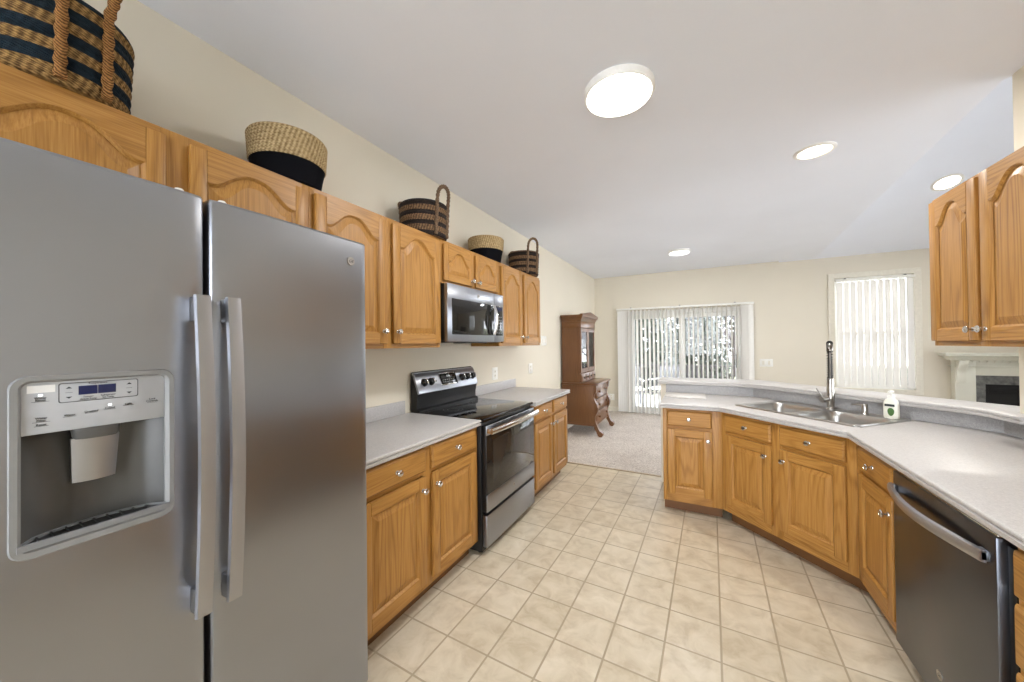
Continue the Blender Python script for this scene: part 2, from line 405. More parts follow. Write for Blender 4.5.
st('wall_front', b, WALL, smooth=False)
b = MB()
for a in ((-2.7, .6, 0, 2.76), (.6, 6.0, 0, .12), (.6, 6.0, 2.66, 2.76), (6.0, YB+.1, 0, 2.76)): b.box(5.5, 5.6, a[0], a[1], a[2], a[3])
b.loops([[(x, y, z) for y, z in ((-2.7, 2.76), (YB+.1, 2.76), (3.0, 2.76+VS*4.5))] for x in (5.5, 5.6)])
st('wall_family_room', b, WALL, smooth=False)
HW = [(-.345, 3.925), (.455, 3.925), (1.465, 2.915), (1.465, 2.832), (1.585, 2.832), (1.585, 2.979), (.51, 4.055), (-.345, 4.055)]
st('wall_bar', MB().prism(HW, 0, .998), WALL, smooth=False)
# flat kitchen ceiling, whose right edge is the crease, and the vault rising beyond it
st('ceiling', MB().prism([(XL-.1, -2.7), (1.585, -2.7), (1.585, 2.80), (1.45, 2.86), (1.745, YB+.12), (XL-.1, YB+.12)], ZC, ZC+.1), CEIL, smooth=False)
ys = [YB+.12, 3.0, -2.7]
b = MB(); b.loops([[(1.25, y, vz(y)) for y in ys]+[(1.25, y, vz(y)+.1) for y in ys[::-1]], [(5.6, y, vz(y)) for y in ys]+[(5.6, y, vz(y)+.1) for y in ys[::-1]]])
st('ceiling_vault', b, CEIL, smooth=False)
b = MB(); e = [(1.62, YB), (1.34, 2.86), (1.465, 2.80), (1.465, -2.6)]
for (xa, ya), (xb, yb) in ((e[0], e[1]), (e[2], e[3])):
    b.loops([[(xa, ya, ZC+.09), (xb, yb, ZC+.09), (xb, yb, max(vz(yb)+.05, ZC+.12)), (xa, ya, max(vz(ya)+.05, ZC+.12))], [(xa+.1, ya, ZC+.09), (xb+.1, yb, ZC+.09), (xb+.1, yb, max(vz(yb)+.05, ZC+.12)), (xa+.1, ya, max(vz(ya)+.05, ZC+.12))]])
st('trim_2', b, CEIL, smooth=False)
b = MB()
b.box(DX1+.13, 3.05, YB-.014, YB, .008, .098, .003).box(XL, DX0-.2, YB-.014, YB, .008, .098, .003)
st('baseboard_back', b, TRIMW, smooth=False)
st('baseboard_left', MB().box(XL, XL+.014, 3.80, YB-.014, .008, .098, .003), TRIMW, smooth=False)
# sliding glass door
d1 = st('door_1', MB().box(DX0, DX0+.07, YB+.01, YB+.12, 0, DZ, .004).box(DX1-.07, DX1, YB+.01, YB+.12, 0, DZ, .004).box(DX0+.07, DX1-.07, YB+.01, YB+.12, DZ-.07, DZ, .004).box(DX0+.07, DX1-.07, YB+.01, YB+.12, .0, .04, .004), WHITE, smooth=False)
cx = (DX0+DX1)/2
for nm, xa, xb, y in (('sash', DX0+.06, cx+.04, YB+.03), ('sash', cx-.04, DX1-.06, YB+.075)):
    b = MB()
    for q in ((xa, xa+.075, .04, DZ-.07), (xb-.075, xb, .04, DZ-.07), (xa+.075, xb-.075, .04, .14), (xa+.075, xb-.075, DZ-.16, DZ-.07)): b.box(q[0], q[1], y, y+.04, q[2], q[3], .003)
    sh = b.build(nm, WHITE, d1, smooth=False)
    MB().box(xa+.07, xb-.07, y+.017, y+.023, .13, DZ-.15).build('glass', GLASS, sh, smooth=False)
MB().box(DX1-.135, DX1-.105, YB+.005, YB+.03, .95, 1.2, .006).build('door_handle', GREYD, d1)
# right window
w1 = MB()
for q in ((WX0-.075, WX0+.005, WZ0-.07, WZ1+.075), (WX1-.005, WX1+.075, WZ0-.07, WZ1+.075), (WX0, WX1, WZ1-.005, WZ1+.075), (WX0, WX1, WZ0-.07, WZ0+.005)): w1.box(q[0], q[1], YB-.018, YB+.03, q[2], q[3], .005)
w1 = st('window_1', w1, TRIMW, smooth=False)
b = MB(); zm = 1.53
for q in ((WX0+.005, WX0+.05, WZ0, WZ1), (WX1-.05, WX1-.005, WZ0, WZ1), (WX0+.05, WX1-.05, WZ1-.06, WZ1), (WX0+.05, WX1-.05, WZ0, WZ0+.06), (WX0+.05, WX1-.05, zm-.03, zm+.03)): b.box(q[0], q[1], YB+.05, YB+.09, q[2], q[3], .003)
sh = b.build('sash', WHITE, w1, smooth=False)
MB().box(WX0+.04, WX1-.04, YB+.067, YB+.073, WZ0+.04, WZ1-.04).build('glass', GLASS, sh, smooth=False)
def plain_window(name, o, x0, x1, z0, z1, axis, pos, nm=3):
    b = MB()
    B = (lambda a0, a1, c0, c1: b.box(a0, a1, pos-.03, pos+.03, c0, c1, .003)) if axis == 'x' else (lambda a0, a1, c0, c1: b.box(pos-.03, pos+.03, a0, a1, c0, c1, .003))
    for i in range(nm+1):
        c = x0+.03+(x1-x0-.06)*i/nm; B(c-.03, c+.03, z0, z1)
    for i in range(nm):
        a0 = x0+.03+(x1-x0-.06)*i/nm+.03; a1 = x0+.03+(x1-x0-.06)*(i+1)/nm-.03; B(a0, a1, z0, z0+.06); B(a0, a1, z1-.06, z1)
    f = st(name, b, WHITE, smooth=False)
    g = MB()
    if axis == 'x': g.box(x0+.03, x1-.03, pos-.003, pos+.003, z0+.03, z1-.03)
    else: g.box(pos-.003, pos+.003, x0+.03, x1-.03, z0+.03, z1-.03)
    g.build('glass', GLASS, f, smooth=False)
plain_window('fill_window_2', None, FX0, FX1, .12, 2.66, 'x', -2.65)  # unseen window wall behind the camera, added to let in even fill light
plain_window('fill_window_3', None, .6, 6.0, .12, 2.66, 'y', 5.55, 4)  # unseen side window, added and widened to brighten the family room
# ------------------------------------------------------------------ ceiling lights
def lamp(o, name, energy, r, z, spread=PI, col=(.93, .96, 1)):
    l = bpy.data.lights.new(name, 'AREA'); l.shape = 'DISK'; l.size = r*2; l.energy = energy*LAMP; l.color = col; l.spread = spread
    lo = bpy.data.objects.new(name, l); COL.objects.link(lo); lo.parent = o; lo.location = (0, 0, z); return lo
DIFF = emit('lit_diffuser', (255, 252, 244), 3.0); DIFFW = emit('warm_lit_diffuser', (255, 244, 220), 3.0)
def flush(loc, r, label, energy, h=.035):
    t = thing('ceiling_light', label, 'ceiling light', loc)
    MB().lathe([(r*1.02, 0), (r*1.02, -h*.7), (r*.985, -h), (r*.93, -h)], 48, cap1=False).build('rim', WHITE, t)
    MB().lathe([(r*.94, -h*.9), (r*.93, -h-.004), (r*.8, -h-.008), (r*.4, -h-.011), (.001, -h-.012)], 48).build('diffuser', DIFF, t)
    lamp(t, 'lamp', energy, r*.9, -h-.03); return t
flush((-.36, 1.965, ZC), .18, 'large round flush ceiling light above the floor between range and sink', 46)
flush((-.225, 5.86, ZC), .145, 'small round flush ceiling light above the dining carpet, near the sliding door', 26)
def recessed(loc, r, label, energy, rx=0.):
    t = thing('recessed_light', label, 'ceiling light', loc); t.rotation_euler = (rx, 0, 0)
    MB().lathe([(r*1.22, 0), (r*1.22, -.004), (r*1.12, -.010), (r*1.0, -.011), (r*.96, -.002)], 40, cap0=False, cap1=False).build('trim_ring', WHITE, t)
    MB().lathe([(r*.98, -.0035), (r*.7, -.006), (.001, -.007)], 40).build('diffuser', DIFFW, t)
    lamp(t, 'lamp', energy, r*.85, -.03, col=(1, .96, .9)); return t
recessed((.765, 3.27, ZC), .1, 'round recessed ceiling light in the flat white ceiling above the sink', 26)
yv = 6.26
recessed((2.71, yv, vz(yv)-.001), .11, 'round recessed light on the sloped vault, seen over the hanging oak cabinet', 26, math.atan(-VS))
# ------------------------------------------------------------------ left run (rz = 90: local x runs along +y, front faces +x)
LRZ = PI/2
def upper(y0, y1, z0, z1, doors, label, arch, xf=-1.62, group='oak wall cabinets over the left counter'):
    W = y1-y0; t = thing('wall_cabinet', label, 'cabinet', (xf, y0, 0), LRZ, group)
    carcass(t, [(0, .02), (W, .02), (W, xf-XL-.004), (0, xf-XL-.004)], z0, z1)
    st_ = [(0, .03), (W-.03, W)]
    if len(doors) > 1: mid = (doors[0][1]+doors[1][0])/2-y0; st_.insert(1, (mid-.04, mid+.04))
    face_frame(t, W, z0, z1, st_, [(z0, z0+.045), (z1-.045, z1)])
    for (a, c, d0, d1, kx, kz) in doors: door(t, a-y0, c-y0, d0, d1, arch, fw=.05 if d1-d0 < .4 else .058, kn=(kx-y0, kz) if kx else None, y0=-.0005)
    return t
ZT = 2.178
upper(.05, 1.04, 1.80, ZT, [(.10, .526, 1.82, 2.15, .495, 1.852), (.592, 1.018, 1.82, 2.15, .625, 1.852)], 'wide oak wall cabinet above the refrigerator with two short arched doors', .078)
upper(1.04, 2.0, 1.402, ZT, [(1.062, 1.50, 1.43, 2.152, 1.47, 1.502), (1.548, 1.985, 1.43, 2.152, 1.578, 1.502)], 'tall oak wall cabinet between the refrigerator and the microwave', .085)
upper(2.0, 2.84, 1.866, ZT, [(2.03, 2.405, 1.886, 2.150, 2.378, 1.925), (2.442, 2.815, 1.886, 2.150, 2.469, 1.925)], 'short oak wall cabinet directly on top of the microwave', .08)
upper(2.84, 3.80, 1.402, ZT, [(2.875, 3.30, 1.43, 2.150, 3.27, 1.49), (3.355, 3.775, 1.43, 2.150, 3.385, 1.49)], 'oak wall cabinet past the microwave, at the far end of the row', .085)
XF = -1.303
def base(y0, y1, cols, label, zt=.8735, xf=XF, group='oak base cabinets along the left wall'):
    W = y1-y0; t = thing('base_cabinet', label, 'cabinet', (xf, y0, 0), LRZ, group); D = xf-XL-.004
    carcass(t, [(0, .02), (W, .02), (W, D), (0, D)], .10, zt)
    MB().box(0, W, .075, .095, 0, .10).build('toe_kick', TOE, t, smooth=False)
    mid = (cols[0][1]+cols[1][0])/2-y0
    face_frame(t, W, .10, zt, [(0, .04), (mid-.035, mid+.035), (W-.04, W)], [(.10, .15), (.715, .75), (zt-.03, zt)])
    for (a, c, kx) in cols:
        drawer(t, a-y0, c-y0, .738, .862, y0=-.0005); door(t, a-y0, c-y0, .138, .712, 0, kn=(kx-y0, .645), y0=-.0005)
    return t
base(1.0, 2.010, [(1.062, 1.485, 1.455), (1.540, 1.970, 1.57)], 'oak base cabinet beside the refrigerator, before the range', xf=-1.325)
base(2.818, 3.72, [(2.85, 3.255, 3.225), (3.30, 3.70, 3.33)], 'oak base cabinet past the range, next to the dining carpet', xf=-1.285)
NOSE = [(.012, .874), (.002, .878), (0, .884), (0, .893), (.007, .8955), (.007, .8995), (0, .902), (0, .909), (.003, .914), (.008, .916)]
def lcounter(y0, y1, label, bs1, xe):
    t = thing('countertop', label, 'countertop', (0, 0, 0), 0, 'grey countertops along the left wall')
    slab('worktop', [(XL+.003, y0), (xe, y0), (xe, y1), (XL+.003, y1)], NOSE, LAM, t)
    MB().box(XL+.003, XL+.022, y0, bs1, .9165, 1.012, .003).build('backsplash', laminate('pale_backsplash_laminate', (180, 177, 175), .18), t)
lcounter(1.0, 2.011, 'grey speckled countertop between the refrigerator and the range', 1.95, -1.29)
lcounter(2.817, 3.745, 'grey speckled countertop on the far side of the range', 3.74, -1.245)
# ---- refrigerator
def fridge():
    t = thing('refrigerator', 'stainless steel side by side refrigerator with a water and ice dispenser', 'refrigerator', (-1.17, .06, 0), LRZ)
    W = .930
    MB().box(.004, W-.004, .075, .735, .03, 1.775, .006).build('body', plain('fridge_side_grey', (92, 93, 96), .45), t)
    MB().box(.02, W-.02, .03, .075, .03, .085, .003).build('base_grille', BLACK, t)
    MB().box(0, W, .058, .075, .09, 1.80, 0).build('gasket', BLACK, t, smooth=False)
    def dr(x0, x1, hole=None):
        w_ = x1-x0; bul = .004
        xs = [(0, .056), (0, .016), (.002, .009), (.006, .004), (.013, .001)]
        inner = [.03+(w_-.06)*i/10 for i in range(11)]
        if hole: inner = sorted([v for v in inner if not hole[0]-x0-.012 < v < hole[1]-x0+.012] + [hole[0]-x0, hole[1]-x0, (hole[0]+hole[1])/2-x0])
        pr = xs + [(v, -bul*(1-(2*v/w_-1)**2)) for v in inner] + [(w_-v, y) for v, y in xs[::-1]]
        zs = [.095, .10, 1.0, 1.40, 1.818, 1.825]
        if hole: zs = [.095, .10, .6, hole[2], hole[3], 1.6, 1.818, 1.825]
        b = MB(); V = []
        for z in zs:
            k = .004 if z in (zs[0], zs[-1]) else 0
            V.append([b.b.verts.new((x0+min(max(x, k), w_-k), max(y, y+k), z)) for x, y in pr])
        for i in range(len(zs)-1):
            for j in range(len(pr)-1):
                if hole and zs[i] == hole[2] and pr[j][0] >= hole[0]-x0-1e-6 and pr[j+1][0] <= hole[1]-x0+1e-6: continue
                b.b.faces.new((V[i][j], V[i][j+1], V[i+1][j+1], V[i+1][j]))
        b.b.faces.new(V[0][::-1]); b.b.faces.new(V[-1])
        for i in range(len(zs)-1): b.b.faces.new((V[i][-1], V[i][0], V[i+1][0], V[i+1][-1]))
        return b
    HX0, HX1, HZ0, HZ1 = .106, .326, 1.02, 1.358
    d = dr(0, .404, (HX0, HX1, HZ0, HZ1)).build('freezer_door', STEEL, t, ang=20)
    r = dr(.414, W, None).build('fridge_door', STEEL, t, ang=20)
    for x in (.36, .455):   # hinge covers
        MB().lathe([(.012, 1.8255), (.012, 1.831), (.008, 1.837), (.001, 1.838)], 18, Matrix.Translation((x, .03, 0))).build('hinge_cap', WHITEP, t)
    # handles: flat bars bowed outward
    for x, par in ((.3825, d), (.4505, r)):
        b = MB(); z0, z1 = .735, 1.555; n = 22; L = []
        for i in range(n+1):
            q = i/n; z = z0+(z1-z0)*q; y = -.040-.022*math.sin(PI*q); hw = .0185; th = .007
            L.append([(x-hw, y+.002, z), (x-hw+.003, y-th+.001, z), (x-hw*.4, y-th, z), (x+hw*.4, y-th, z), (x+hw-.003, y-th+.001, z), (x+hw, y+.002, z), (x+hw-.003, y+th, z), (x-hw+.003, y+th, z)])
        b.loops(L)
        for zz in (z0+.035, z1-.035): b.box(x-.014, x+.014, -.045, -.002, zz-.032, zz+.032, .003)
        b.build('handle', STEELV, par, ang=30)
    badge(r, .854, -.0035, 1.742, .0165)
    # dispenser
    f = MB()
    def rr(x0, x1, z0, z1, r_, y, n=5):
        pts = []
        for cx_, cz_, a0 in ((x1-r_, z0+r_, -PI/2), (x1-r_, z1-r_, 0), (x0+r_, z1-r_, PI/2), (x0+r_, z0+r_, PI)):
            for i in range(n+1): a = a0+PI/2*i/n; pts.append((cx_+r_*math.cos(a), y, cz_+r_*math.sin(a)))
        return pts
    f.loops([rr(.094, .338, 1.008, 1.368, .026, -.0045), rr(.096, .336, 1.010, 1.366, .025, -.009), rr(.105, .327, 1.022, 1.358, .018, -.009), rr(.110, .3205, 1.030, 1.3535, .013, -.002), rr(.110, .3205, 1.030, 1.3535, .013, .012)], cap0=False, cap1=False)
    dp = f.build('dispenser_frame', plain('dispenser_frame_grey', (136, 136, 135), .4), d, ang=35)
    MB().box(.110, .3205, -.001, .010, 1.250, 1.3535, .0015).build('control_panel', GREYP, dp)
    c = MB(); n = 12; L = []
    for z in (1.026, 1.05, 1.25): L.append([(.110+.2105*i/n, .004+.046*math.sin(PI*i/n)**.5, z) for i in range(n+1)])
    c.loops(L, close=False, cap0=False, cap1=False); c.build('niche', CAVITY, dp, ang=60)
    MB().prism([(.11+.2105*i/n, .004+.046*math.sin(PI*i/n)**.5) for i in range(n+1)], 1.250, 1.252).build('niche_top', GREYD, dp, smooth=False)
    b = MB(); b.lathe([(.036, 1.25), (.034, 1.232), (.030, 1.226)], 24, Matrix.Translation((.2125, .016, 0)), 1.05, .6)
    b.build('spout', CAVITY, dp)
    b = MB(); b.loops([[(.2125+hw*q, .010+.010*q*q+dy, z) for q in (-1, -.6, 0, .6, 1)]+[(.2125+hw*q, .018+.010*q*q+dy, z) for q in (1, .6, 0, -.6, -1)] for hw, dy, z in ((.036, 0, 1.227), (.034, .004, 1.18), (.032, .010, 1.130))]); b.build('paddle', STEELV, dp)
    b = MB(); poly = [(.104, -.012), (.3265, -.012)] + [(.3265-.2225*i/10, .004+.044*math.sin(PI*i/10)**.5) for i in range(11)]
    b.loops([[(x, y, 1.028) for x, y in poly], [(x, y, 1.040) for x, y in poly], [(x, y, 1.040) for x, y in offset_poly(poly, .007)], [(x, y, 1.034) for x, y in offset_poly(poly, .008)]])
    ty = b.build('drip_tray', plain('tray_grey', (128, 129, 131), .35), dp, ang=30)
    b = MB(); pin = offset_poly(poly, .0095); b.prism(pin, 1.0345, 1.0365)
    for i in range(9):
        x = .132+.0202*i; b.box(x-.0016, x+.0016, -.001, .040, 1.036, 1.0395, 0)
    b.build('tray_grate', BLACK, ty, smooth=False)
    MB().loops([rr(.156, .274, 1.308, 1.349, .004, -.0012), rr(.157, .273, 1.309, 1.348, .0035, -.0017), rr(.1575, .2725, 1.3095, 1.3475, .0035, -.0012)], cap0=False, cap1=False).build('display_outline', GREYD, dp)
    for x in (.1965, .2245): MB().box(x-.0135, x+.0135, -.0018, 0, 1.322, 1.341, .0005).build('display', BLUE, dp, smooth=False)
    y = -.0014
    text('Temperature', .0052, TXT, dp, (.2105, y, 1.3455)); text('Freezer', .0046, TXT, dp, (.197, y, 1.3175)); text('Refrigerator', .0046, TXT, dp, (.226, y, 1.3175))
    text('Actual Temp', .0046, TXT, dp, (.197, y, 1.3125)); text('Set Temp', .0046, TXT, dp, (.226, y, 1.3125))
    for x in (.170, .259):
        for s_, z in ((1, 1.337), (-1, 1.320)): MB().loops([[(x-.0045, y, z), (x+.0045, y, z), (x, y, z+s_*.0042)], [(x-.0045, y+.0012, z), (x+.0045, y+.0012, z), (x, y+.0012, z+s_*.0042)]]).build('arrow_print', TXT, dp, smooth=False)
        MB().box(x-.005, x+.005, y, 0, 1.3283, 1.3289).build('button_print', TXT, dp, smooth=False)
    for x, z, hw in ((.1335, 1.3145, .011), (.1345, 1.2735, .011), (.1345, 1.2655, .009), (.171, 1.278, .009), (.201, 1.281, .009), (.2285, 1.284, .009), (.2575, 1.2885, .009), (.298, 1.289, .009)): MB().box(x-hw, x+hw, y, 0, z, z+.0006).build('button_print', TXT, dp, smooth=False)
    for s_, x, z in (('Water', .1335, 1.322), ('Reset', .1335, 1.3175), ('Water', .1345, 1.2815), ('Filter', .1345, 1.2765), ('Reset', .1345, 1.2685), ('Water', .171, 1.2815), ('Crushed', .201, 1.2845), ('Cubed', .2285, 1.2875), ('Light', .2575, 1.292), ('Lock', .298, 1.298), ('Controls', .298, 1.293)): text(s_, .0058, TXT, dp, (x, y, z))
    for x, z in ((.1335, 1.3275), (.2285, 1.2945)): MB().box(x-.0028, x+.0028, y, 0, z-.0016, z+.0016, .0006).build('indicator', LED, dp)
    MB().box(.117, .152, -.0016, 0, 1.3325, 1.3475).build('sticker', PAPER, dp, smooth=False)
    return t
fridge()
# ---- range
def range_():
    t = thing('range', 'stainless steel and black electric range with a glass cooktop and rear controls', 'stove', (-1.262, 2.014, 0), LRZ); W = .80
    MB().box(.003, W-.003, .035, .64, .025, .895, .003).build('body', BLACK, t)
    for x in (.05, W-.05):
        for y in (.08, .58): MB().cyl((x, y, 0), (x, y, .028), .016).build('foot', BLACK, t)
    b = MB(); b.loops([[(x, y, z) for x, y in offset_poly([(0, .012), (W, .012), (W, .585), (0, .585)], i)] for i, z in ((.006, .893), (0, .897), (0, .912), (.004, .917), (.010, .9185))]); ck = b.build('cooktop', BLACKG, t)
    BP = plain('burner_print_grey', (58, 58, 60), .3)
    for x, y, r in ((.21, .16, .105), (.585, .16, .085), (.21, .42, .075), (.585, .42, .10)):
        b = MB()
        for q in (r, r*.62): b.loops([[(x+(q+k)*math.cos(2*PI*i/40), y+(q+k)*math.sin(2*PI*i/40), .9187) for i in range(40)] for k in (-.001, .001)], cap0=False, cap1=False)
        b.build('burner_print', BP, ck, smooth=False)
    b = MB(); pf = [(.575, .905), (.575, .930), (.600, .940), (.600, .985), (.585, 1.05), (.640, 1.205), (.650, 1.215), (.655, 1.205), (.655, .905)]
    b.loops([[(x, y, z) for y, z in pf] for x in (.004, W-.004)]); bg_ = b.build('backguard', BLACK, t, ang=25)
    # tilted stainless control fascia
    ang = math.atan2(.055, .155); M = Matrix.Translation((0, .585, 1.05)) @ Matrix.Rotation(-ang, 4, 'X')
    b = MB(); b.box(.002, W-.002, -.014, .004, .0, .160, .004, M=M); b.box(.004, W-.004, -.010, .012, .158, .168, .003, M=M); cp = b.build('control_panel', STEEL, bg_)
    MB().box(.277, .493, -.0165, -.012, .035, .140, .008, M=M).build('display_frame', CHROME, cp)
    MB().box(.285, .485, -.0185, -.015, .044, .131, .007, M=M).build('display', BLACKG, cp)
    b = MB()
    for i in range(6):
        for z in (.060, .078): b.box(.303+.028*i, .317+.028*i, -.0190, -.018, z, z+.0035, M=M)
    b.box(.365, .405, -.0190, -.018, .103, .118, M=M)
    b.build('display_lettering', GREYP, cp, smooth=False)
    for x in (.085, .165, .575, .655, .742):
        R = M @ Matrix.Translation((x, -.014, .082)) @ Matrix.Rotation(PI/2, 4, 'X')
        kb = MB().lathe([(.031, 0), (.030, .006), (.026, .009), (.0235, .028), (.019, .031), (.001, .031)], 28, R).build('knob', BLACK, cp)
        MB().box(x-.0055, x+.0055, -.058, -.043, .063, .101, .003, M=M).build('knob_grip', CHROME, kb)
    MB().lathe([(.008, 0), (.007, .004), (.001, .004)], 16, M @ Matrix.Translation((.225, -.014, .082)) @ Matrix.Rotation(PI/2, 4, 'X')).build('button', BLACK, cp)
    # oven door
    b = MB(); b.box(.012, W-.012, 0, .034, .292, .872, .004); od = b.build('oven_door', BLACK, t)
    MB().box(.012, W-.012, -.004, .004, .292, .408, .004).build('door_band', STEEL, od)
    MB().box(.012, W-.012, -.004, .004, .806, .872, .004).build('door_top_trim', STEEL, od)
    MB().box(.014, W-.014, -.003, .003, .409, .805, .002).build('window', OVENG, od)
    MB().box(.10, W-.10, -.0034, -.002, .462, .762, .001).build('inner_pane', plain('oven_inner_glass', (50, 47, 43), .06), od)
    b = MB()
    for i in range(5): b.box(.10+.125*i, .19+.125*i, -.0052, -.003, .860, .866)
    b.build('vent', BLACK, od, smooth=False)
    b = MB(); n = 20; L = []
    for i in range(n+1):
        q = i/n; x = .016+(W-.032)*q; y = -.042-.016*math.sin(PI*q)
        L.append([(x, y+.006, .818), (x, y-.004, .820), (x, y-.010, .832), (x, y-.010, .844), (x, y-.004, .856), (x, y+.006, .858)])
    b.loops(L)
    for x in (.016, W-.056): b.box(x, x+.04, -.042, -.002, .822, .856, .004)
    b.build('handle', CHROME, od, ang=40)
    badge(od, W/2, -.004, .352, .0145)
    MB().box(.012, W-.012, -.002, .034, .058, .272, .006).build('storage_drawer', STEEL, t)
    return t
range_()
# ---- microwave
def microwave():
    t = thing('microwave', 'stainless over the range microwave hung under the short wall cabinet', 'microwave', (-1.555, 2.003, 0), LRZ); W = .814; z0, z1 = 1.442, 1.858
    MB().box(0, W, .03, .37, z0+.012, z1, .003).build('body', BLACK, t)
    MB().box(.02, W-.02, .03, .36, z0-.006, z0+.012, .002).build('vent_panel', GREYD, t)
    MB().box(.30, .62, .06, .18, z0-.012, z0-.006, .002).build('light_cover', BLACK, t)
    dw = .648
    b = MB(); q = [(0, dw, z0, z0+.052), (0, dw, z1-.105, z1), (0, .052, z0+.052, z1-.105), (dw-.006, dw, z0+.052, z1-.105)]
    b.box(0, dw, .0, .03, z0, z1, .004); d = b.build('door', STEEL, t)
    MB().box(.050, dw-.004, -.002, .004, z0+.052, z1-.103, .003).build('window', OVENG, d)
    MB().box(dw-.118, dw-.004, -.0032, 0, z0+.054, z1-.105, .002).build('window_border', BLACKG, d)
    badge(d, .40, 0, z1-.052, .0165)
    b = MB(); n = 16; L = []
    for i in range(n+1):
        q = i/n; z = z0+.060+(z1-z0-.165)*q; y = -.014-.032*math.sin(PI*q)
        L.append([(dw-.040, y+.004, z), (dw-.036, y-.006, z), (dw-.012, y-.006, z), (dw-.008, y+.004, z)])
    b.loops(L)
    for zz in (z0+.062, z1-.135): b.box(dw-.038, dw-.010, -.016, .0, zz, zz+.022, .003)
    b.build('handle', CHROME, d, ang=40)
    c = MB().box(dw+.002, W, 0, .03, z0, z1, .004).build('control_panel', STEEL, t)
    MB().box(dw+.020, W-.020, -.002, .003, z0+.052, z1-.103, .003).build('keypad', BLACKG, c)
    b = MB()
    for i in range(3):
        for j in range(6): b.box(dw+.036+.036*i, dw+.054+.036*i, -.0026, -.0018, z0+.075+.028*j, z0+.079+.028*j)
    b.build('key_lettering', GREYP, c, smooth=False)
    MB().box(dw+.034, W-.034, -.0027, -.0015, z1-.142, z1-.118).build('display', BLUE, c, smooth=False)
microwave()
# ------------------------------------------------------------------ peninsula
PA = Vector((.160, 3.250)); PB = Vector((.775, 2.635)); PZ = .8705
def pen_base(label, loc, rz, W, poly, cols, stiles, top=PZ, ctop=None):
    t = thing('base_cabinet', label, 'cabinet', (loc[0], loc[1], 0), rz, 'oak base cabinets of the sink peninsula')
    carcass(t, poly, .10, ctop or top)
    tx0, tx1 = poly[0][0], poly[1][0]
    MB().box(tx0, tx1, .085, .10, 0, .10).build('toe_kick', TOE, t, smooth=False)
    face_frame(t, W, .10, top, stiles, [(.10, .18), (.695, .735), (top-.03, top)])
    for (x0, x1, kx) in cols:
        drawer(t, x0, x1, .727, .852, y0=-.0005); door(t, x0, x1, .166, .702, 0, kn=(kx, .628), y0=-.0005)
    return t
WA = PA.x+.27
ta = pen_base('narrow oak base cabinet at the open end of the peninsula, left of the sink', (-.27, PA.y), 0, WA, [(0, .021), (WA, .021), (WA+.27, .68), (0, .68)], [(.035, .360, .333)], [(0, .03), (WA-.075, WA)])
LB = (PB-PA).length
tb = pen_base('wide angled oak cabinet under the double sink', PA, -PI/4, LB, [(.003, .021), (LB-.003, .021), (LB+.265, .66), (-.265, .66)], [(.040, .398, .362), (.455, .822, .484)], [(0, .04), (.385, .465), (LB-.05, LB)], ctop=.64)
tc_ = pen_base('narrow oak base cabinet next to the dishwasher', PB, -PI/2, .465, [(0.003, .021), (.465, .021), (.465, .64), (-.25, .64)], [(.068, .448, .418)], [(0, .075), (.44, .465)])
# drawer stack past the dishwasher
def drawer_base(label, y1, W):
    t = thing('base_cabinet', label, 'cabinet', (PB.x, y1, 0), -PI/2, 'oak base cabinets of the sink peninsula')
    carcass(t, [(0, .021), (W, .021), (W, .64), (0, .64)], .10, PZ)
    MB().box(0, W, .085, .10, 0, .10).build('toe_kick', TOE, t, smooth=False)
    face_frame(t, W, .10, PZ, [(0, .022), (W-.03, W)], [(.10, .14), (.31, .345), (.51, .545), (.69, .73), (PZ-.03, PZ)])
    for z0, z1 in ((.715, .842), (.528, .695), (.332, .508), (.135, .312)): drawer(t, .015, W-.02, z0, z1, y0=-.0005)
    return t
drawer_base('oak drawer cabinet nearest the camera, just past the dishwasher', 1.517, .50)
# dishwasher
def dishwasher():
    y1 = 2.166; W = .647; t = thing('dishwasher', 'dark stainless dishwasher with a curved bar handle', 'dishwasher', (PB.x, y1, 0), -PI/2)
    MB().box(.006, W-.006, .03, .60, .06, .852, .003).build('body', BLACK, t)
    MB().box(.02, W-.02, .07, .09, .0, .10).build('toe_panel', BLACK, t, smooth=False)
    d = MB().box(.004, W-.034, -.022, .03, 0.105, .848, .005).build('door', STEELD, t)
    MB().box(W-.034, W-.003, -.0, .03, .105, .83, .002).build('edge_panel', BLACK, t)
    MB().box(.004, W-.034, -.018, .03, .8485, .854, .002).build('control_strip', CHROME, d)
    b = MB(); n = 24; L = []; x0, x1 = .012, W-.060
    for i in range(n+1):
        q = i/n; x = x0+(x1-x0)*q; y = -.040-.045*math.sin(PI*q)
        L.append([(x, y+.012, .757), (x, y+.001, .759), (x, y-.004, .767), (x, y-.004, .785), (x, y+.001, .793), (x, y+.012, .795)])
    b.loops(L)
    for x in (x0, x1-.035): b.box(x, x+.035, -.042, -.020, .761, .792, .004)
    b.build('handle', STEELV, d, ang=40)
    badge(d, W*.5, -.022, .215, .0165)
dishwasher()
